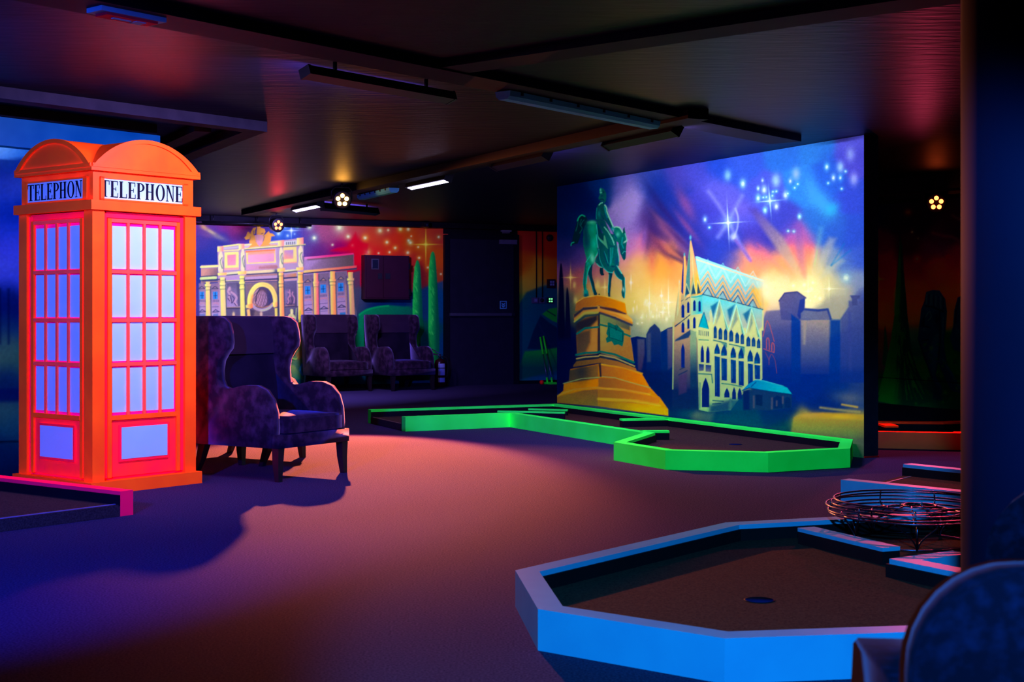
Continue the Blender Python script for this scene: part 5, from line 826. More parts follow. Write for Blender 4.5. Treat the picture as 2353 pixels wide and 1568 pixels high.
tl = W_LEFT.t(354)
wl = wallbody('wall_left', W_LEFT, -4.5, tl, NL, 0, 2.34, .16)
struct(slab('wall_front', [(-9.4, -2.9), (8.4, -2.9), (8.4, -2.75), (-9.4, -2.75)], 0, CEIL, 'wall_black'))
struct(slab('wall_side', [(-9.4, -2.7), (-9.25, -2.7), (-9.25, 26), (-9.4, 26)], 0, CEIL, 'wall_black'))
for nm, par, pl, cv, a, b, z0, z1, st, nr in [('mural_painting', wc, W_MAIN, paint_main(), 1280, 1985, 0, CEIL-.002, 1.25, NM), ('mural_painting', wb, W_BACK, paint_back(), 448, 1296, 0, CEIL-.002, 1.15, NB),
        ('mural_painting', wr, W_RIGHT, paint_right(), 1990, 2236, .15, 2.2, 1.4, NM), ('mural_painting', wl, W_LEFT, paint_left(), -255, 353, .0, 2.34, 3.0, NL)]:
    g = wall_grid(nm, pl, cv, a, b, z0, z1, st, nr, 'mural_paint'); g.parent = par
# bulkhead above the left mural, panel joint and trims
a, b = W_LEFT.p+D2*-4.5, W_LEFT.p+D2*tl
fluor('mural_blue', (0, 66, 168), (20, 84, 190), scale=2.5)
bk = slab('trim_1', [a, b, b+NL*.07, a+NL*.07], 2.157, 2.34, 'mural_blue'); struct(bk)
struct(slab('trim_2', [a-NL*.1, b-D2*.05-NL*.1, b-D2*.05+NL*.1, a+NL*.1], 2.342, CEIL, 'beam_black'))
fA = PX(614, 280, CEIL); fB = PX(0, 198, CEIL); fC = PX(450, 365, 2.34); fC.z = CEIL
def beam(name, p, q, w_, dep, mat, side=1):
    d = (Vector(q)-Vector(p)).normalized(); n = Vector((-d.y, d.x, 0))*w_*side
    return struct(slab(name, [p, q, q+n, p+n], CEIL-dep, CEIL, mat))
dd = (fB-fA).normalized(); beam('trim_3', fA, fA+dd*6.0, .14, .07, 'beam_grey', -1)
dd = (fC-fA).normalized(); nn = Vector((-dd.y, dd.x, 0)); beam('trim_4', fA, fA+dd*4.2, .14, .068, 'beam_grey', 1)
beam('trim_5', fA+nn*.30+dd*.35, fA+nn*.30+dd*4.2, .12, .05, 'beam_grey', 1)
p, q = PX(27, 0, CEIL-.05), PX(1155, 214.5, CEIL-.05); dd = (q-p).normalized(); p.z = q.z = 0; beam('trim_6', p-dd*3, q+dd*3.2, .26, .05, 'beam_black', -1)
p, q = PX(951, 164.5, CEIL-.04), PX(1600, 68.8, CEIL-.04); p.z = q.z = 0; dd = (q-p).normalized(); beam('trim_7', p, q+dd*3, .22, .04, 'beam_black', 1)
p = bar_mid(0).copy(); p.z = 0; q = bar_mid(3).copy(); q.z = 0; dd = (q-p).normalized(); beam('trim_8', p-dd*.9-N1*.045, q+dd*2-N1*.045, .16, .07, 'beam_black', 1)
a = W_BACK.p+N1*-9+NB*.01; b = W_BACK.p+N1*3.9+NB*.01
struct(slab('trim_9', [a, b, b+NB*.22, a+NB*.22], 2.335, CEIL, 'beam_black')); struct(slab('baseboard_back', [a, b, b+NB*.02, a+NB*.02], 0, .05, 'frame_paint'))
a = W_RIGHT.p-D1*17+NM*.01; b = W_RIGHT.p+D1*3.6+NM*.01
struct(slab('trim_10', [a, b, b+NM*.30, a+NM*.30], 2.2, CEIL, 'beam_black')); struct(slab('baseboard_right', [a, b, b+NM*.03, a+NM*.03], 0, .15, 'wall_black'))
e0 = W_MAIN.p+N1*.002-D1*.006; struct(slab('trim_11', [e0, e0+N1*.136, e0+N1*.136-D1*.006, e0-D1*.006], 0, .012, 'red_strip'))  # thin red strip along the foot of the wall end
col_ = lathe('column', [(.245, 0), (.245, CEIL)], 'pillar_paint', seg=64, c=(1.44, 3.75, 0)); struct(col_, 'round dark blue column')
# ------------------------------------------------------------------ things on the back wall
def wbox(name, plane, n, x0, x1, y0, y1, dep, mat, off=0.0, bevel=0, seg=2):
    xm = (x0+x1)/2; a, b = plane.at(x0, y1), plane.at(x1, y1); zt = plane.at(xm, y0).z; zb = plane.at(xm, y1).z
    pts = [(a.x, a.y, zb), (b.x, b.y, zb), (b.x, b.y, zt), (a.x, a.y, zt)]; pts = [Vector(p)+Vector(n)*off for p in pts]
    return prism(name, pts, Vector(n)*dep, mat, None, bevel, seg)
def wthing(name, label, cat, plane, n, x, y, off=0, group=None): return thing(name, label, cat, plane.at(x, y, off, n), 0, group)
def wb_(name, t, x0, x1, y0, y1, dep, mat, off=0.0, bevel=0, pl=W_BACK, n=NB): return adopt(t, wbox(name, pl, n, x0, x1, y0, y1, dep, mat, off, bevel))
dr = bpy.data.objects.new('door_1', None); COL.objects.link(dr); dr.location = W_BACK.at(1102, 888); dr['kind'] = 'structure'; dr['label'] = 'dark fire door with push bar'
wb_('door_leaf', dr, 1029, 1176, 551, 886, .05, 'door_paint', .01)
wb_('door_frame', dr, 1018, 1029, 540, 886, .07, 'frame_paint', .003); wb_('door_frame', dr, 1176, 1188, 540, 886, .07, 'frame_paint', .003); wb_('door_frame', dr, 1029, 1176, 540, 551, .07, 'frame_paint', .003)
wb_('wall_panel', dr, 1018, 1188, 512, 540, .012, 'frame_paint', .003)
wb_('push_bar', dr, 1027, 1167, 720, 726, .05, 'grey_metal', .09, .004); wb_('bar_bracket', dr, 1029, 1036, 718, 728, .04, 'dark_cap', .06); wb_('bar_bracket', dr, 1164, 1176, 720, 726, .05, 'dark_cap', .06)
wb_('door_closer', dr, 1143, 1181, 552, 562, .05, 'grey_plastic', .06, .004)
st = wb_('sticker', dr, 1144.5, 1160, 692, 710, .002, 'sticker_blue', .061, 0)
k = wb_('sticker_face', dr, 1146.2, 1158.3, 694, 708, .002, 'door_paint', .0635)
for yy in (695.5, 700.5):
    P0 = [W_BACK.at(x, y, .0665, NB) for x, y in ((1148.2, yy), (1152.2, yy+3.4), (1156.2, yy), (1156.2, yy+3.4), (1152.2, yy+6.8), (1148.2, yy+3.4))]
    adopt(dr, prism('chevron', P0, NB*.001, 'sticker_blue'))
se = wthing('smoke_detector', 'small pale detector unit above the dark fire door', 'detector', W_BACK, NB, 1159, 535); wb_('housing', se, 1149, 1169, 527, 533, .08, 'white_plastic', .02, .02); wb_('lens', se, 1152, 1166, 532, 537, .06, 'grey_plastic', .025, .015)
cb = wthing('wall_cabinet', 'dark red two-door metal cabinet mounted on the starry mural', 'cabinet', W_BACK, NB, 881, 690)
wb_('body', cb, 830, 932, 588, 688, .14, 'cabinet_red', .003, .01)
d1 = wb_('cabinet_door', cb, 833.5, 870.5, 591, 685, .02, 'cabinet_red', .143, .004); d2 = wb_('cabinet_door', cb, 872.5, 929.5, 591, 685, .02, 'cabinet_red', .143, .004)
def sub(par, o): o.parent = par; return o
sub(d1, wbox('window_frame', W_BACK, NB, 844, 861, 596, 620, .006, 'grey_metal', .163)); sub(d1, wbox('window_pane', W_BACK, NB, 846, 859, 598, 618, .003, 'cabinet_glass', .1695))
sub(d1, wbox('latch', W_BACK, NB, 859, 868, 629, 642, .012, 'dark_cap', .163, .003)); sub(d2, wbox('latch', W_BACK, NB, 876, 887, 629, 642, .012, 'dark_cap', .163, .003))
for y in (606, 665): wb_('hinge', cb, 929, 933, y, y+14, .02, 'black_metal', .15)
# boxes right of the door
g_ = 'switch boxes right of the fire door'
s1 = wthing('wall_socket', 'pale switch plate, first of three boxes beside the fire door', 'switch', W_BACK, NB, 1227, 697, 0, g_); wb_('back_box', s1, 1221, 1234, 684, 697, .04, 'grey_plastic', .003, .004); wb_('rocker', s1, 1225, 1231, 687, 694, .012, 'white_plastic', .043, .002)
s2 = wthing('wall_socket', 'round-faced power socket between pale switch and green-lit box', 'socket', W_BACK, NB, 1242, 697, 0, g_); wb_('back_box', s2, 1236, 1248.5, 684, 697, .04, 'grey_plastic', .003, .004); adopt(s2, lathe('socket_face', [(.033, 0), (.033, .006)], 'dark_cap', c=W_BACK.at(1242.3, 690.5, .043, NB), axis=NB))
s3 = wthing('wall_switch', 'small black switch box with four green indicator lights', 'switch', W_BACK, NB, 1262, 697, 0, g_); wb_('back_box', s3, 1256, 1268, 684, 697, .04, 'dark_cap', .003, .004)
for x in (1258.4, 1263.4):
    for y in (686, 691.6): wb_('indicator', s3, x, x+3, y, y+3, .004, 'led_green', .043)
s4 = wthing('call_point', 'dark red call point box with pale four-square symbol', 'call point', W_BACK, NB, 1264, 662); wb_('box', s4, 1256, 1272.5, 642, 662, .06, 'cabinet_red', .003, .006)
for x in (1259.5, 1265):
    for y in (646, 652): wb_('symbol', s4, x, x+4.2, y, y+4.6, .002, 'pale_label', .063)
s5 = wthing('alarm_sounder', 'round dark red alarm sounder high beside the fire door', 'alarm', W_BACK, NB, 1262, 556); adopt(s5, lathe('base', [(.055, 0), (.055, .03), (.045, .05)], 'cabinet_red', c=W_BACK.at(1262, 547, .003, NB), axis=NB)); adopt(s5, lathe('horn', [(.022, 0), (.03, .012)], 'dark_cap', c=W_BACK.at(1262, 547, .053, NB), axis=NB))
for i, x in enumerate((1231, 1245)):
    c0 = W_BACK.at(x, 684, .02, NB); cc = tube('trim_%d' % (12+i), [(c0.x, c0.y, c0.z), (c0.x, c0.y, 2.335)], .008, 'beam_black'); struct(cc, 'surface conduit')
# security camera under the back beam
sc_ = wthing('security_camera', 'small black camera hanging under the beam by the yellow star', 'camera', W_BACK, NB, 958, 524, .3); wb_('bracket', sc_, 955, 961, 509, 517, .05, 'black_metal', .2); wb_('camera_body', sc_, 952, 964, 515, 525, .16, 'black_metal', .2, .01); adopt(sc_, lathe('lens', [(.02, 0), (.018, .01)], 'cabinet_glass', c=W_BACK.at(960, 520, .36, NB), axis=NB))
# black track rail above the fountain
tr = wthing('lighting_rail', 'black lighting rail running above the fountain mural', 'rail', W_BACK, NB, 560, 505, .3)
a, b = W_BACK.at(452, 503, .3, NB), W_BACK.at(700, 511, .3, NB); b.z = a.z = 2.31
adopt(tr, tube('rail', [a, b], .02, 'black_metal', seg=6))
for f in (.1, .5, .9):
    m_ = a.lerp(b, f); adopt(tr, tube('hanger', [(m_.x, m_.y, 2.31), (m_.x, m_.y, CEIL)], .008, 'black_metal', seg=6))
# fire extinguisher
ep = PX(1011, 890, 0); ex = thing('fire_extinguisher', 'dark red fire extinguisher with pale labels beside the door', 'extinguisher', ep)
lathe('cylinder', [(.07, 0), (.082, .01), (.082, .34), (.07, .39), (.03, .42)], 'red_paint', ex, 28)
lathe('valve', [(.02, .40), (.022, .46), (.012, .48)], 'black_metal', ex, 12)
prism('handle', [(-.11, -.012, .47), (.02, -.012, .455), (.02, -.012, .47), (-.115, -.012, .50)], (0, .024, 0), 'black_metal', ex); prism('lever', [(-.12, -.01, .55), (0, -.01, .48), (.01, -.01, .49), (-.12, -.01, .565)], (0, .02, 0), 'black_metal', ex)
tube('hose', catmull([(.03, 0, .44), (.10, -.01, .42), (.12, -.01, .30), (.10, -.01, .14)], 5), .011, 'black_rubber', ex)
for z0, z1 in ((.285, .345), (.175, .275), (.075, .14)):
    n_ = 8; vs_ = []; 
    for j in range(n_+1):
        an = math.radians(-105+j*75/n_); vs_ += [(.0835*math.cos(an), .0835*math.sin(an), z0), (.0835*math.cos(an), .0835*math.sin(an), z1)]
    mesh_obj('label_band', vs_, [(2*j, 2*j+2, 2*j+3, 2*j+1) for j in range(n_)], 'pale_label', ex)
# putters and ball
for (tx, ty), (hx, hy), lab in [((1240, 775), (1258, 878), 'green-gripped putter leaning on the wall, grip lower'), ((1247.5, 773), (1264, 878), 'green-gripped putter leaning on the wall, grip higher')]:
    base = PX(hx, hy+5, 0)+(NB*.07 if hx > 1260 else NB*0); top = W_BACK.at(tx, ty, .02, NB); pt = thing('putter', lab, 'putter', base, 0, 'putters leaning by the door')
    b0 = Vector((0, 0, .03)); t0 = top-base; m_ = b0.lerp(t0, .62)
    tube('shaft', [b0, m_], .0065, 'grey_metal', pt); tube('grip', [m_, t0], .014, 'club_green', pt); tube('hosel', [(0, 0, .02), b0.lerp(t0, .1)], .014, 'club_green', pt)
    box('head', (.0, 0, .016), (.13, .045, .032), 'club_green', pt, N1, D1, .008)
bp_ = PX(1245, 884, .0); tag(lathe('golf_ball', [(.001, -.033), (.012, -.031), (.023, -.024), (.03, -.013), (.033, 0), (.03, .013), (.023, .024), (.012, .031), (.001, .033)], 'ball_red', None, 20, (bp_.x, bp_.y, .033)), 'small glowing red golf ball beside the putter heads', 'ball')
# ------------------------------------------------------------------ telephone booth
PHI = math.pi/2-math.radians(38.5); hw = .408
bx = Vector((math.cos(PHI), math.sin(PHI), 0)); by = Vector((-bx.y, bx.x, 0))
BC = Vector((-2.484, 8.4, 0))+bx*hw+by*hw
tb = thing('telephone_booth', 'glowing orange-red telephone booth with white panes and arched roof', 'phone booth', BC, PHI)
box('plinth', (0, 0, .0375), (.825, .825, .075), 'booth_orange', tb, bevel=.008)
for sx_ in (-1, 1):
    for sy_ in (-1, 1): box('corner_post', (sx_*.3425, sy_*.3425, .885), (.085, .085, 1.62), 'booth_orange', tb, bevel=.008)
box('core', (0, 0, .885), (.68, .68, 1.62), 'booth_red', tb)
box('cornice', (0, 0, 1.724), (.816, .816, .058), 'booth_orange', tb, bevel=.006)
box('sign_box', (0, 0, 1.842), (.745, .745, .178), 'booth_orange', tb, bevel=.006)
box('eave', (0, 0, 1.943), (.81, .81, .028), 'booth_orange', tb, bevel=.006)
# cross-vaulted roof
R_ = .405; rise = .185; n_ = 44; rad = (R_*R_+rise*rise)/(2*rise)
def arch(u): return math.sqrt(max(rad*rad-u*u, 0))-(rad-rise)
vv, ff = [], []
for i in range(n_+1):
    for j in range(n_+1):
        u, v = -R_+2*R_*i/n_, -R_+2*R_*j/n_; vv.append((u*.99, v*.99, 1.957+max(arch(u), arch(v), 0)-.006))
for i in range(n_):
    for j in range(n_): a = i*(n_+1)+j; ff.append((a, a+n_+1, a+n_+2, a+1))
b0 = len(vv); rim = [i*(n_+1) for i in range(n_+1)]+[n_*(n_+1)+j for j in range(1, n_+1)]+[i*(n_+1)+n_ for i in range(n_-1, -1, -1)]+[j for j in range(n_-1, 0, -1)]
for r in rim: vv.append((vv[r][0], vv[r][1], 1.957))
for k in range(len(rim)): a, b = rim[k], rim[(k+1) % len(rim)]; ff.append((a, b, b0+(k+1) % len(rim), b0+k))
mesh_obj('roof', vv, ff, 'booth_orange', tb)
GL = {}
def serif_word():
    """TELEPHONE in a bold condensed book face: list of convex outlines in letter units (height 1)"""
    out = []; x = 0.0
    def rect(a, b, c, d): out.append([(x+a, b), (x+c, b), (x+c, d), (x+a, d)])
    def ring(cx, cy, rx, ry, tx, ty, a0, a1, n=14):
        for k in range(n):
            p0, p1 = math.radians(a0+(a1-a0)*k/n), math.radians(a0+(a1-a0)*(k+1)/n)
            out.append([(x+cx+rx*math.cos(p0), cy+ry*math.sin(p0)), (x+cx+rx*math.cos(p1), cy+ry*math.sin(p1)), (x+cx+(rx-tx)*math.cos(p1), cy+(ry-ty)*math.sin(p1)), (x+cx+(rx-tx)*math.cos(p0), cy+(ry-ty)*math.sin(p0))])
    def stem(a, wd=.13, s=.045):
        rect(a, 0, a+wd, 1); rect(a-s, 0, a+wd+s, .05); rect(a-s, .95, a+wd+s, 1)
    for ch in 'TELEPHONE':
        if ch == 'T':
            rect(.19, 0, .33, 1); rect(.12, 0, .40, .05); rect(0, .94, .52, 1); rect(0, .74, .035, .95); rect(.485, .74, .52, .95); x += .56
        elif ch in 'EL':
            stem(.05); rect(.1, 0, .44, .06); rect(.405, .02, .44, .27)
            if ch == 'E': rect(.1, .94, .42, 1); rect(.385, .74, .42, .98); rect(.15, .48, .33, .535); rect(.30, .38, .335, .63)
            x += .50
        elif ch == 'P': stem(.05); ring(.19, .73, .27, .27, .12, .055, -90, 90); rect(.1, .945, .20, 1); rect(.1, .46, .20, .515); x += .50
        elif ch == 'H': stem(.05); stem(.36); rect(.1, .47, .42, .53); x += .60
        elif ch == 'O': ring(.29, .5, .27, .52, .125, .05, 0, 360, 28); x += .60
        elif ch == 'N':
            rect(.08, 0, .125, 1); rect(.02, 0, .19, .05); rect(.02, .95, .2, 1); rect(.44, 0, .485, 1); rect(.37, .95, .55, 1); out.append([(x+.06, 1), (x+.2, 1), (x+.485, 0), (x+.42, 0)]); x += .59
    return out, x
WORD, WLEN = serif_word()
def clip(poly, lo, hi):
    for ax, lim, sg in ((0, lo, 1), (0, hi, -1)):
        res = []
        for i in range(len(poly)):
            p, q = poly[i-1], poly[i]; ip, iq = sg*(p[ax]-lim) >= 0, sg*(q[ax]-lim) >= 0
            if ip != iq:
                t = (lim-p[ax])/(q[ax]-p[ax]); res.append((lim, p[1]+t*(q[1]-p[1])))
            if iq: res.append(q)
        poly = res
        if len(poly) < 3: return None
    return poly
def face(k, wx, shift):
    """k-th side of the booth; u runs left to right as seen from outside"""
    rot = Matrix.Rotation(k*math.pi/2, 4, 'Z')
    def pt(u, z, d): return rot @ Vector((u, -.385-d, z))
    dn = (rot @ Vector((0, -1, 0)))
    def fb(name, u0, u1, z0, z1, d0, d1, mat, par=tb, bevel=0):
        return prism(name, [pt(u0, z0, d0), pt(u1, z0, d0), pt(u1, z1, d0), pt(u0, z1, d0)], dn*(d1-d0), mat, par, bevel)
    sd = fb('door_panel', -.30, .30, .076, 1.694, -.05, -.032, 'booth_red')
    # stepped frame around the glazing
    for nm, q, d, m in [('frame_stile', (-.30, -.272, .09, 1.68), -.018, 'booth_red'), ('frame_stile', (.272, .30, .09, 1.68), -.018, 'booth_red'), ('frame_rail', (-.272, .272, 1.655, 1.69), -.02, 'booth_red'),
                        ('frame_stile', (-.268, -.242, .09, 1.65), -.010, 'booth_orange'), ('frame_stile', (.242, .268, .09, 1.65), -.010, 'booth_orange'), ('frame_rail', (-.242, .242, 1.628, 1.65), -.010, 'booth_bar'), ('frame_rail', (-.242, .242, .435, .462), -.008, 'booth_orange')]:
        fb(nm, q[0], q[1], q[2], q[3], -.0325, d, m)
    gb = fb('glazing_back', -.242, .242, .462, 1.628, -.0325, -.026, 'booth_magenta')
    rows = [(.474, .756), (.784, 1.027), (1.049, 1.320), (1.342, 1.612)]; cw = .1125
    for r, (z0, z1) in enumerate(rows):
        for c_ in range(4):
            u0 = -.234+c_*.1190; key = (k, r)
            pz = .006*math.sin(3*r+5*c_+k)
            fb('pane', u0+.004, u0+cw-.006, z0+.006, z1-.006+pz*.5, -.026, -.0225, 'booth_white', gb)
    for c_ in range(3): u = -.234+(c_+1)*.1190-.0045; fb('glazing_bar', u-.0085, u+.0085, .462, 1.628, -.026, -.011, 'booth_bar', gb, .003)
    for z in (.770, 1.038, 1.331): fb('glazing_bar', -.242, .242, z-.011, z+.011, -.0255, -.0095, 'booth_bar', gb, .003)
    lp = fb('lower_panel', -.245, .245, .092, .432, -.0325, -.022, 'booth_lower', tb, .004)
    fb('panel_frame', -.185, .185, .180, .402, -.023, -.012, 'booth_red', lp, .004); fb('panel_plate', -.170, .170, .196, .388, -.0125, -.0095, 'booth_white', lp)
    # sign
    sg = fb('sign_recess', -.318, .318, 1.762, 1.892, -.0135, -.0115, 'booth_orange'); sp = fb('sign_plate', -.300, .285, 1.767, 1.887, -.0125, -.0085, 'booth_white')
    for a_, b_, c_, d_ in ((-.325, .325, 1.887, 1.897), (-.325, .325, 1.757, 1.767), (-.325, -.300, 1.757, 1.897), (.285, .325, 1.757, 1.897)): fb('sign_frame', a_, b_, c_, d_, -.0125, -.001, 'booth_orange')
    bm = bmesh.new(); sc = .100; lo, hi = -.300, .285
    for q in WORD:
        q2 = clip([(shift+px*wx, 1.777+pz*sc) for px, pz in q], lo, hi)
        if q2: prism_bm(bm, [pt(px, pz, -.0085) for px, pz in q2], dn*.0012)
    from_bm('lettering', bm, 'ink', sp)
    # pediment: recessed tympanum and raised rim
    bm = bmesh.new(); m = 26; R2 = R_*.985
    ou = [(-R2+2*R2*i/m) for i in range(m+1)]; top = [(u, 1.955+arch(u*R_/R2)) for u in ou]; inn = [(u*.86, 1.963+max(arch(u*R_/R2)*.84-.002, 0)) for u in ou]
    for i in range(m):
        q = [top[i], top[i+1], inn[i+1], inn[i]]; prism_bm(bm, [pt(u, z, .005) for u, z in q], dn*.022)
    from_bm('pediment_rim', bm, 'booth_orange', tb)
    fb('pediment_sill', -R2, R2, 1.950, 1.972, .005, .025, 'booth_orange')
face(0, .1275, -.3255); face(3, .1325, -.301)
for k in (1, 2):
    rot = Matrix.Rotation(k*math.pi/2, 4, 'Z'); dn = rot @ Vector((0, -1, 0))
    prism('rear_panel', [rot @ Vector((u, -.34, z)) for u, z in ((-.30, .08), (.30, .08), (.30, 1.69), (-.30, 1.69))], dn*.02, 'booth_red', tb)
# ------------------------------------------------------------------ wing armchairs
def wing_chair(label, loc, rz, group=None):
    t = thing('wing_armchair', label, 'armchair', loc, rz, group)
    prof = [(.315, .215), (.325, .34), (.318, .44), (.29, .525), (.235, .585), (.16, .613), (.07, .612), (-.02, .592), (-.09, .585), (-.135, .60), (-.158, .64), (-.165, .70), (-.152, .765), (-.115, .815), (-.082, .85), (-.074, .89), (-.083, .96), (-.10, 1.015), (-.135, 1.048), (-.19, 1.058), (-.40, 1.06), (-.425, 1.04), (-.415, .80), (-.375, .45), (-.345, .215)]
    for s in (-1, 1):
        bm = bmesh.new(); prism_bm(bm, [(s*.285, y, z) for y, z in prof], (s*.075, 0, 0)); from_bm('side_panel', bm, 'velvet_plum', t, .014, 3, True)
    bm = bmesh.new(); prism_bm(bm, [(-.286, y, z) for y, z in [(-.20, .36), (-.225, .60), (-.262, .80), (-.395, .81), (-.375, .30), (-.22, .30)]], (.572, 0, 0)); from_bm('backrest', bm, 'velvet_back', t, .02, 3)
    bm = bmesh.new(); prism_bm(bm, [(-.286, y, z) for y, z in [(-.248, .803), (-.264, .93), (-.296, 1.046), (-.312, 1.060), (-.40, 1.060), (-.42, 1.04), (-.41, .803)]], (.572, 0, 0)); from_bm('headrest', bm, 'velvet_head', t, .016, 4)
    bm = bmesh.new(); box_bm(bm, (0, .075, .352), (.566, .60, .115)); bmesh.ops.subdivide_edges(bm, edges=bm.edges, cuts=6, use_grid_fill=True)
    for v in bm.verts:
        if v.co.z > .40: v.co.z += .022*(1-(v.co.x/.283)**2)*(1-((v.co.y-.075)/.3)**2)
    from_bm('seat_cushion', bm, 'velvet_plum', t, .012, 2, True)
    box('seat_base', (0, -.0, .257), (.70, .74, .085), 'velvet_plum', t, bevel=.016, seg=3, smooth=True)
    for s in (-1, 1):
        for fy, ty, dx in ((.335, .345, .0), (-.315, -.40, .0)):
            bm = bmesh.new(); tp, bt = .029, .017; a = [bm.verts.new((s*.315+i*tp, fy+j*tp, .222)) for i, j in ((-1, -1), (1, -1), (1, 1), (-1, 1))]
            m2 = [bm.verts.new((s*.318+i*.024, (fy*.6+ty*.4 if fy < 0 else fy)+j*.024, .11)) for i, j in ((-1, -1), (1, -1), (1, 1), (-1, 1))]; b = [bm.verts.new((s*.322+i*bt, ty+j*bt, 0)) for i, j in ((-1, -1), (1, -1), (1, 1), (-1, 1))]
            for r0, r1 in ((a, m2), (m2, b)):
                for i in range(4): bm.faces.new((r0[i], r0[(i+1) % 4], r1[(i+1) % 4], r1[i]))
            bm.faces.new(a); bm.faces.new(b[::-1]); from_bm('leg', bm, 'dark_wood', t)
    return t
def chair_at(t, fl_px, fr_px):
    """place so that the front feet stand on two floor points"""
    a, b = Vector(fl_px), Vector(fr_px); d = (b-a).normalized(); mid = (a+b)/2; fwd = Vector((d.y, -d.x, 0))
    t.rotation_euler = (0, 0, math.atan2(fwd.y, fwd.x)-math.pi/2); t.location = mid-fwd*.345; return t
gw = 'plum velvet wing armchairs'
fa, fb_ = PX(643, 1108), PX(787, 1087)
c1 = wing_chair('plum velvet wing armchair beside the phone booth, orange rim light on its arm', (0, 0, 0), 0, gw); chair_at(c1, fa, fb_)
def chair_copy(label):
    c = copy_tree(c1); c['label'] = label; return c
bkd = (fb_-fa).normalized(); fwd1 = Vector((bkd.y, -bkd.x, 0))
c2 = chair_copy('plum velvet wing armchair mostly hidden behind the one beside the phone booth'); sh = Vector((-.427, 1.014, 0)); chair_at(c2, fa+sh, fb_+sh)
RD = Vector((math.cos(math.radians(34.5)), math.sin(math.radians(34.5)), 0))
m = PX(803, 901); c3 = chair_copy('wing armchair in front of the painted fountain, its brownish side panel showing'); chair_at(c3, m-RD*.31, m+RD*.31)
m = PX(949, 898); c4 = chair_copy('wing armchair against the painted green hill, next to the fire extinguisher'); chair_at(c4, m-RD*.31, m+RD*.31)
# ------------------------------------------------------------------ low lounge chairs near the camera
def lounge_chair(label, loc, rz, group):
    t = thing('lounge_chair', label, 'chair', loc, rz, group)
    def rr(w_, z0, z1, r, n=8):
        p = [(-w_/2, z0), (w_/2, z0)]
        p += [(w_/2-r+r*math.cos(math.radians(90*i/n)), z1-r+r*math.sin(math.radians(90*i/n))) for i in range(n+1)]
        p += [(-w_/2+r-r*math.sin(math.radians(90*i/n)), z1-r+r*math.cos(math.radians(90*i/n))) for i in range(n+1)]; return p
    bm = bmesh.new(); prism_bm(bm, [(x, -.33-(z-.2)*.10, z) for x, z in rr(.66, .14, .738, .15)], (0, .11, 0)); from_bm('backrest', bm, 'velvet_blue', t, .022, 3, True)
    for s in (-1, 1):
        bm = bmesh.new(); prism_bm(bm, [(s*.23, y, z) for y, z in [(-.26, .14), (.36, .14), (.37, .40), (.345, .475), (.28, .50), (-.28, .53)]], (s*.085, 0, 0)); from_bm('armrest', bm, 'velvet_blue', t, .016, 3, True)
    box('seat_cushion', (0, .06, .33), (.455, .60, .16), 'velvet_blue', t, bevel=.03, seg=3, smooth=True); box('seat_base', (0, .03, .19), (.455, .62, .12), 'velvet_blue', t, bevel=.012)
    for s in (-1, 1):
        for y in (-.28, .31):
            bm = bmesh.new(); lathe_bm(bm, [(.014, 0), (.022, .145)], 10, (s*.27, y, 0)); from_bm('leg', bm, 'dark_wood', t, smooth=True)
    return t
l1 = lounge_chair('mottled blue velvet chair with rounded back hiding the pale kerb', (.902, 2.23, 0), math.radians(-6), 'low blue lounge chairs')
l2 = copy_tree(l1); l2['label'] = 'mottled blue velvet chair in front of the column'; l2.location = (1.41, 3.064, 0); l2.rotation_euler = (0, 0, math.radians(-25))
# ------------------------------------------------------------------ mini golf lanes
KH, KW, FZ = .133, .085, .062
def offs(path, w_, closed=False):
    n = len(path); res = []
    for i in range(n):
        if i > 0 or closed: d0 = (path[i]-path[i-1]).normalized()
        if i < n-1 or closed: d1 = (path[(i+1) % n]-path[i]).normalized()
        if not closed and i == 0: d0 = d1
        if not closed and i == n-1: d1 = d0
        n0, n1 = Vector((-d0.y, d0.x, 0)), Vector((-d1.y, d1.x, 0)); m = (n0+n1)/(1+max(n0.dot(n1), -.6)); res.append(path[i]+m*w_)
    return res
def lane(name, label, path, mat, hole=None, closed=False, surf='course_carpet', odd=None):
    path = [Vector((p[0], p[1], 0)) for p in path]; cen = sum(path, Vector())/len(path)
    t = thing(name, label, 'mini golf lane', cen); P_ = [p-cen for p in path]; I_ = offs(P_, KW, closed); J_ = offs(P_, KW+.010, closed); n = len(P_)
    for i in range(n if closed else n-1):
        j = (i+1) % n; q = [P_[i], P_[j], I_[j], I_[i]]
        kb = prism('kerb_board', q, (0, 0, KH), (odd or {}).get(i, mat), t, .005, 2)
        prism('rubber_bumper', [Vector((p.x, p.y, FZ-.004)) for p in (I_[i], I_[j], J_[j], J_[i])], (0, 0, KH-.016-FZ), 'black_rubber', kb)
    sf = prism('playing_surface', [Vector((p.x, p.y, .001)) for p in offs(P_, KW-.012, closed)], (0, 0, FZ-.001), surf, t)
    if hole:
        h = Vector(hole)-cen; lathe('hole_rim', [(.054, FZ), (.055, FZ+.0015), (.050, FZ+.002)], 'black_rubber', t, 28, (h.x, h.y, 0)); lathe('hole_cup', [(.050, FZ+.001), (.050, FZ+.0025)], 'hole_dark', t, 28, (h.x, h.y, 0))
    return t, cen
pbr('hole_dark', (.003, .02, .12), rough=.9, spec=.0)
def stub(t, cen, a, b, mat, w_=KW, h=KH, name='divider'):
    a, b = Vector((a[0], a[1], 0))-cen, Vector((b[0], b[1], 0))-cen; d = (b-a).normalized(); n = Vector((-d.y, d.x, 0))*w_/2
    o = prism(name, [Vector((p.x, p.y, FZ)) for p in (a-n, b-n, b+n, a+n)], (0, 0, h-.016-FZ), 'black_rubber', t); n *= 1.04
    prism('divider_cap', [Vector((p.x, p.y, h-.016)) for p in (a-n, b-n, b+n, a+n)], (0, 0, .016), mat, o, .004); return o
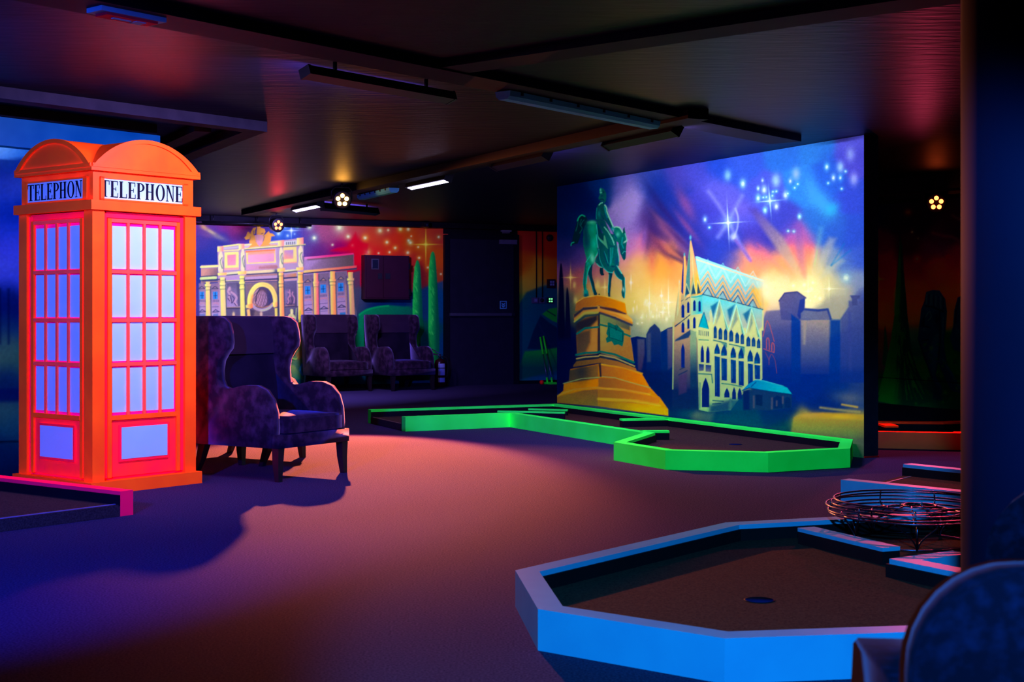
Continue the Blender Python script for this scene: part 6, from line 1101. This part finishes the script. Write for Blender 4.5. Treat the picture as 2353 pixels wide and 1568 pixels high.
def sill(t, cen, a, b, mat, z0=.03, z1=.064, name='sill_strip', w_=.012):
    a, b = Vector((a[0], a[1], 0))-cen, Vector((b[0], b[1], 0))-cen; d = (b-a).normalized(); n = Vector((-d.y, d.x, 0))*w_
    return prism(name, [Vector((p.x, p.y, z0)) for p in (a, b, b+n, a+n)], (0, 0, z1-z0), mat, t)
g = {k: PX(*v, KH) for k, v in dict(a=(931.6, 958.6), b=(1172, 949.8), c=(1478.8, 994.8), d=(1410.3, 1016.6), e=(1528.8, 1035.4), f=(1765, 1041), g=(1953.7, 1031), h=(1975.4, 1009.4), i=(1285, 927.8), j=(845.8, 941.3)).items()}
g['h'] = g['h']-N1*.065; g['i'] = g['i']-N1*.03
gl, gc = lane('golf_lane', 'bright green kerbed mini golf lane along the horse statue mural', [g[k] for k in 'abcdefghij'], 'kerb_green', hole=PX(1690, 1022, FZ))
stub(gl, gc, PX(1427, 963, KH), PX(1512, 962, KH)+Vector((.1, .05, 0)), 'kerb_green'); stub(gl, gc, PX(1470, 990, KH), PX(1537, 990, KH), 'kerb_green')
stub(gl, gc, PX(1144, 944, KH), PX(1298, 947, KH), 'kerb_green', .03); stub(gl, gc, PX(1215, 936, KH), PX(1304, 938.5, KH), 'kerb_green', .03, .12)
d_ = (g['a']-g['j']).normalized(); sill(gl, gc, g['j']+d_*.02+Vector((.02, 0, 0)), g['a']-d_*.02, 'wood_edge', .036)
E0 = Vector((-2.03, 7.62, 0)); dk_ = Vector((-.81, .585, 0)).normalized(); E1 = E0+dk_*1.6; E2 = E1-D2*1.25; E3 = E0-D2*1.25
pk, pc = lane('golf_lane', 'hot pink kerbed mini golf lane in front of the phone booth', [E0, E1, E2, E3], 'kerb_pink')
sill(pk, pc, E3+dk_*.02, E0+dk_*.02, 'steel_strip', .028, .066); 
for f in (.35, .62, .93):
    q = (E3+dk_*.02).lerp(E0+dk_*.02, f)-pc; nn_ = Vector((-dk_.x, -dk_.y, 0)); lathe('screw', [(.004, 0), (.003, .003)], 'grey_metal', pk, 8, (q.x+nn_.x*.001, q.y+nn_.y*.001, .047), nn_)
A_, B_, C_ = PX(1184, 1311, KH), PX(1236, 1400, KH), PX(1665, 1467.6, KH); Dp = PX(2069, 1453.6, KH); dq = (Dp-C_).normalized()
E_, F_ = PX(1667, 1201, KH), PX(1989, 1184, KH); df = (F_-E_).normalized()
bl, bc = lane('golf_lane', 'pale blue kerbed mini golf lane with hole near the lounge chair', [E_+df*1.75, E_, A_, B_, C_, C_+dq*1.35, (1.84, 5.0), (1.57, 5.455), (1.80, 5.60)], 'kerb_blue', hole=PX(1745, 1380, FZ))
stub(bl, bc, PX(1852, 1212, KH), PX(2048, 1258, KH), 'kerb_blue')
T0 = PX(1932, 1103, KH); dt = Vector((.68, -.733, 0)).normalized(); T3 = Vector((2.52, 8.97, 0))
fr, fc = lane('golf_lane', 'far pale blue kerbed lane end beyond the wire obstacle', [T0, T0+dt*1.22, T0+dt*1.22+Vector((.62, .74, 0)), T3], 'kerb_blue'); dd = (T0-T3).normalized(); sill(fr, fc, T3+dd*.05+dt*.03, T0-dd*.05+dt*.03, 'steel_strip', .045, .064)
og, oc = lane('golf_lane', 'orange-red kerbed mini golf lane beyond the end of the mural wall', [(4.55, 12.72), (3.74, 12.45), (2.62, 12.56), (2.62, 11.44), (4.3, 11.02)], 'kerb_orange')
stub(og, oc, PX(2026, 976, KH), PX(2056, 976, KH), 'kerb_orange', .22); stub(og, oc, PX(2190, 993, KH), PX(2225, 994, KH), 'kerb_orange')
# ------------------------------------------------------------------ wire obstacle
wc_ = Vector((1.77, 6.31, 0)); wt = thing('wire_obstacle', 'low round wire basket obstacle with curved legs on the blue lane', 'wire obstacle', (wc_.x, wc_.y, FZ))
def ring(name, r, z, rr=.0045, dx=0, dy=0, tilt=0): return tube(name, [(dx+r*math.cos(a), dy+r*math.sin(a), z+tilt*math.cos(a)) for a in [2*math.pi*i/56 for i in range(56)]], rr, 'wire', wt, 6, True)
for r, z, dx, dy, tl_ in [(.355, .130, 0, 0, .0), (.365, .146, .004, -.006, .004), (.362, .162, -.006, .004, -.003), (.350, .178, .005, .003, .005), (.335, .192, 0, -.004, 0), (.30, .120, 0, .01, .002), (.25, .128, .012, 0, 0), (.19, .138, .02, 0, 0), (.13, .150, .03, .01, 0), (.07, .165, .04, 0, 0)]: ring('wire_ring', r, z, .0042, dx, dy, tl_)
for k in range(9):
    a = 2*math.pi*k/9+.3; tube('spoke', catmull([(.05*math.cos(a), .05*math.sin(a), .165), (.2*math.cos(a), .2*math.sin(a), .134), (.345*math.cos(a), .345*math.sin(a), .125), (.352*math.cos(a), .352*math.sin(a), .185)], 4), .0038, 'wire', wt, 6)
for k in range(5):
    a = math.radians(-100+72*k); c_, s_ = math.cos(a), math.sin(a); ft = Vector((.25*c_, .25*s_, .002)); lg = tube('leg', [ft, (.27*c_, .27*s_, .125)], .005, 'wire', wt, 6)
    for sg in (-1, 1): a2 = a+sg*.34; tube('leg_brace', catmull([ft, (.262*math.cos(a+sg*.08), .262*math.sin(a+sg*.08), .05), (.30*math.cos(a2), .30*math.sin(a2), .122)], 5), .004, 'wire', lg, 6)
ring('base_ring', .25, .005, .004)
# ------------------------------------------------------------------ lamps
def fixture(name, label, mid, along, aim, L=1.0, lit=True, group=None, w_=.075, mat='black_metal', cat='light bar', hang=True):
    mid = Vector(mid); t = thing(name, label, cat, mid, 0, group); u = Vector(along).normalized(); f = Vector(aim)-mid; f = (f-u*f.dot(u)).normalized(); v = f.cross(u)
    box('housing', (0, 0, 0), (L, w_, .07), mat, t, u, v, .006)
    for s in (-1, 1):
        box('end_cap', u*(s*(L/2+.008)), (.018, w_*1.08, .078), 'black_metal', t, u, v, .004)
        if hang: p_ = u*(s*L*.32); tube('bracket', [p_, p_+Vector((0, 0, max(CEIL-mid.z-p_.z, .02)))], .012, 'black_metal', t, 6)
    if lit:
        bm = bmesh.new()
        for r_ in (-1, 1):
            for i in range(24): box_bm(bm, f*.0365+u*(-L/2+.03+(L-.06)*i/23)+v*(r_*w_*.2), (.022, w_*.24, .004), u, v)
        from_bm('led_row', bm, 'led_uv', t)
    return t
gb_ = 'ultraviolet light bars on the ceiling'
labs = ['black ultraviolet bar over the green lane, end touching the long batten', 'black ultraviolet bar under the beam, seen from behind, left of the mural wall', 'bright violet light bar hanging from the beam before the fire door', 'bright violet light bar left of the orange spotlight']
for i in range(4): fixture('light_bar', labs[i], bar_mid(i), D1, BAR_AIM[i] if i < 2 else bar_mid(i)+Vector((-.25, -.3, -1)), .92, True, gb_)
fixture('light_bar', 'long black light bar under the ceiling beam facing the phone booth', BT_MID, D2, BT_AIM, 1.12, True, gb_, .05)

fixture('light_bar', 'black bar seen from behind, under the orange spotlight', UB_MID, UB_B-UB_A, UB_AIM, (UB_B-UB_A).length, True, gb_)
def batten(label, a, b, grp):
    m = (a+b)/2; t = thing('batten_lamp', label, 'ceiling lamp', m, 0, grp); u = (b-a).normalized(); v = Vector((-u.y, u.x, 0)); L = (b-a).length
    box('gear_tray', (0, 0, .022), (L, .10, .045), 'lamp_body', t, u, v, .012)
    bm = bmesh.new(); pr = [(-.055, 0), (-.05, -.03), (-.03, -.048), (.03, -.048), (.05, -.03), (.055, 0)]; prism_bm(bm, [u*(-L/2-.01)+v*y+Vector((0, 0, z)) for y, z in pr], u*(L+.02)); from_bm('diffuser_cover', bm, 'lamp_cover', t, .006, 2)
    for i in range(6):
        for s in (-1, 1): box('clip', u*(-L/2+.1+(L-.2)*i/5)+v*(s*.056)+Vector((0, 0, .004)), (.02, .008, .045), 'dark_cap', t, u, v)
    return t
gg = 'weatherproof batten lamps'
batten('long unlit batten lamp with blue-tinted cover and clips on the ceiling', PX(1158, 210, 2.355), PX(1500, 280, 2.355), gg)
batten('unlit batten lamp reflecting the orange spotlight', PX(905, 432, 2.34), PX(832, 449, 2.34), gg)
def par(label, p_, aim, led, grp):
    p_ = Vector(p_); t = thing('par_spotlight', label, 'spotlight', p_, 0, grp); f = (Vector(aim)-p_).normalized()
    lathe('can', [(.05, -.10), (.085, -.06), (.092, .02), (.092, .045)], 'black_metal', t, 28, (0, 0, 0), f); lathe('bezel', [(.092, .035), (.096, .05), (.084, .052)], 'black_metal', t, 28, (0, 0, 0), f)
    u = f.cross(Vector((0, 0, 1))).normalized(); v = u.cross(f)
    for k in range(5):
        an = math.radians(90+72*k); q = u*(.046*math.cos(an))+v*(.046*math.sin(an)); lathe('lens', [(.021, .052), (.018, .06), (.008, .064)], led, t, 16, q, f)
    pts = [u*-.105+f*-.01, u*-.105+v*.08+f*-.02, u*-.07+v*.12+f*-.02, u*.07+v*.12+f*-.02, u*.105+v*.08+f*-.02, u*.105+f*-.01]; tube('yoke', pts, .008, 'black_metal', t, 6); tube('clamp', [v*.12+f*-.02, v*.12+f*-.02+Vector((0, 0, max(CEIL-p_.z-.12, .02)))], .01, 'black_metal', t, 6)
    return t
gp = 'round led spotlights'
par('blazing orange spotlight hanging from the ceiling between violet bars', PAR_O, (.3, 6.8, .2), 'led_orange', gp)
par('black spotlight with five orange-red lenses in front of the fountain crest', PAR_R1, (2.2, 12.5, .9), 'led_red', gp)
par('red glowing spotlight above the conifer mural', PAR_R2, (2.4, 4, 1.0), 'led_red_far', gp)
for loc, aim, lb in (((-.1, -.75, 2.27), (1.15, 4.6, 0), 'blue spotlight aimed at the pale blue lane'), ((-2.2, .45, 2.27), (-1.6, 7.2, 0), 'blue spotlight aimed at the pink lane')): par(lb, loc, aim, 'led_blue', gp)
a = PX(2020, 450, 2.17); b = PX(2205, 434, 2.17); rl = tag(tube('cable_run', [a-(b-a)*.3, a, b, b+(b-a)*.6], .012, 'cable'), 'thin conduit under the beam above the red spotlight', 'conduit')
rl.parent = None
# emergency lamp top left
em_a, em_b = PX(238, 24, 2.355), PX(345, 42, 2.355); m = (em_a+em_b)/2; em = thing('emergency_lamp', 'white emergency lamp box with red underside by the ceiling beam', 'emergency lamp', m); u = D2.copy(); v = D3.copy()
box('housing', (0, 0, .02), (.33, .105, .07), 'em_white', em, u, v, .006); box('diffuser', (0, 0, -.020), (.26, .08, .012), 'em_red', em, u, v, .004); box('pictogram', u*.055+Vector((0, 0, -.028)), (.05, .05, .004), 'em_white', em, u, v); box('pictogram', u*-.03+Vector((0, 0, -.028)), (.09, .018, .004), 'em_white', em, u, v)
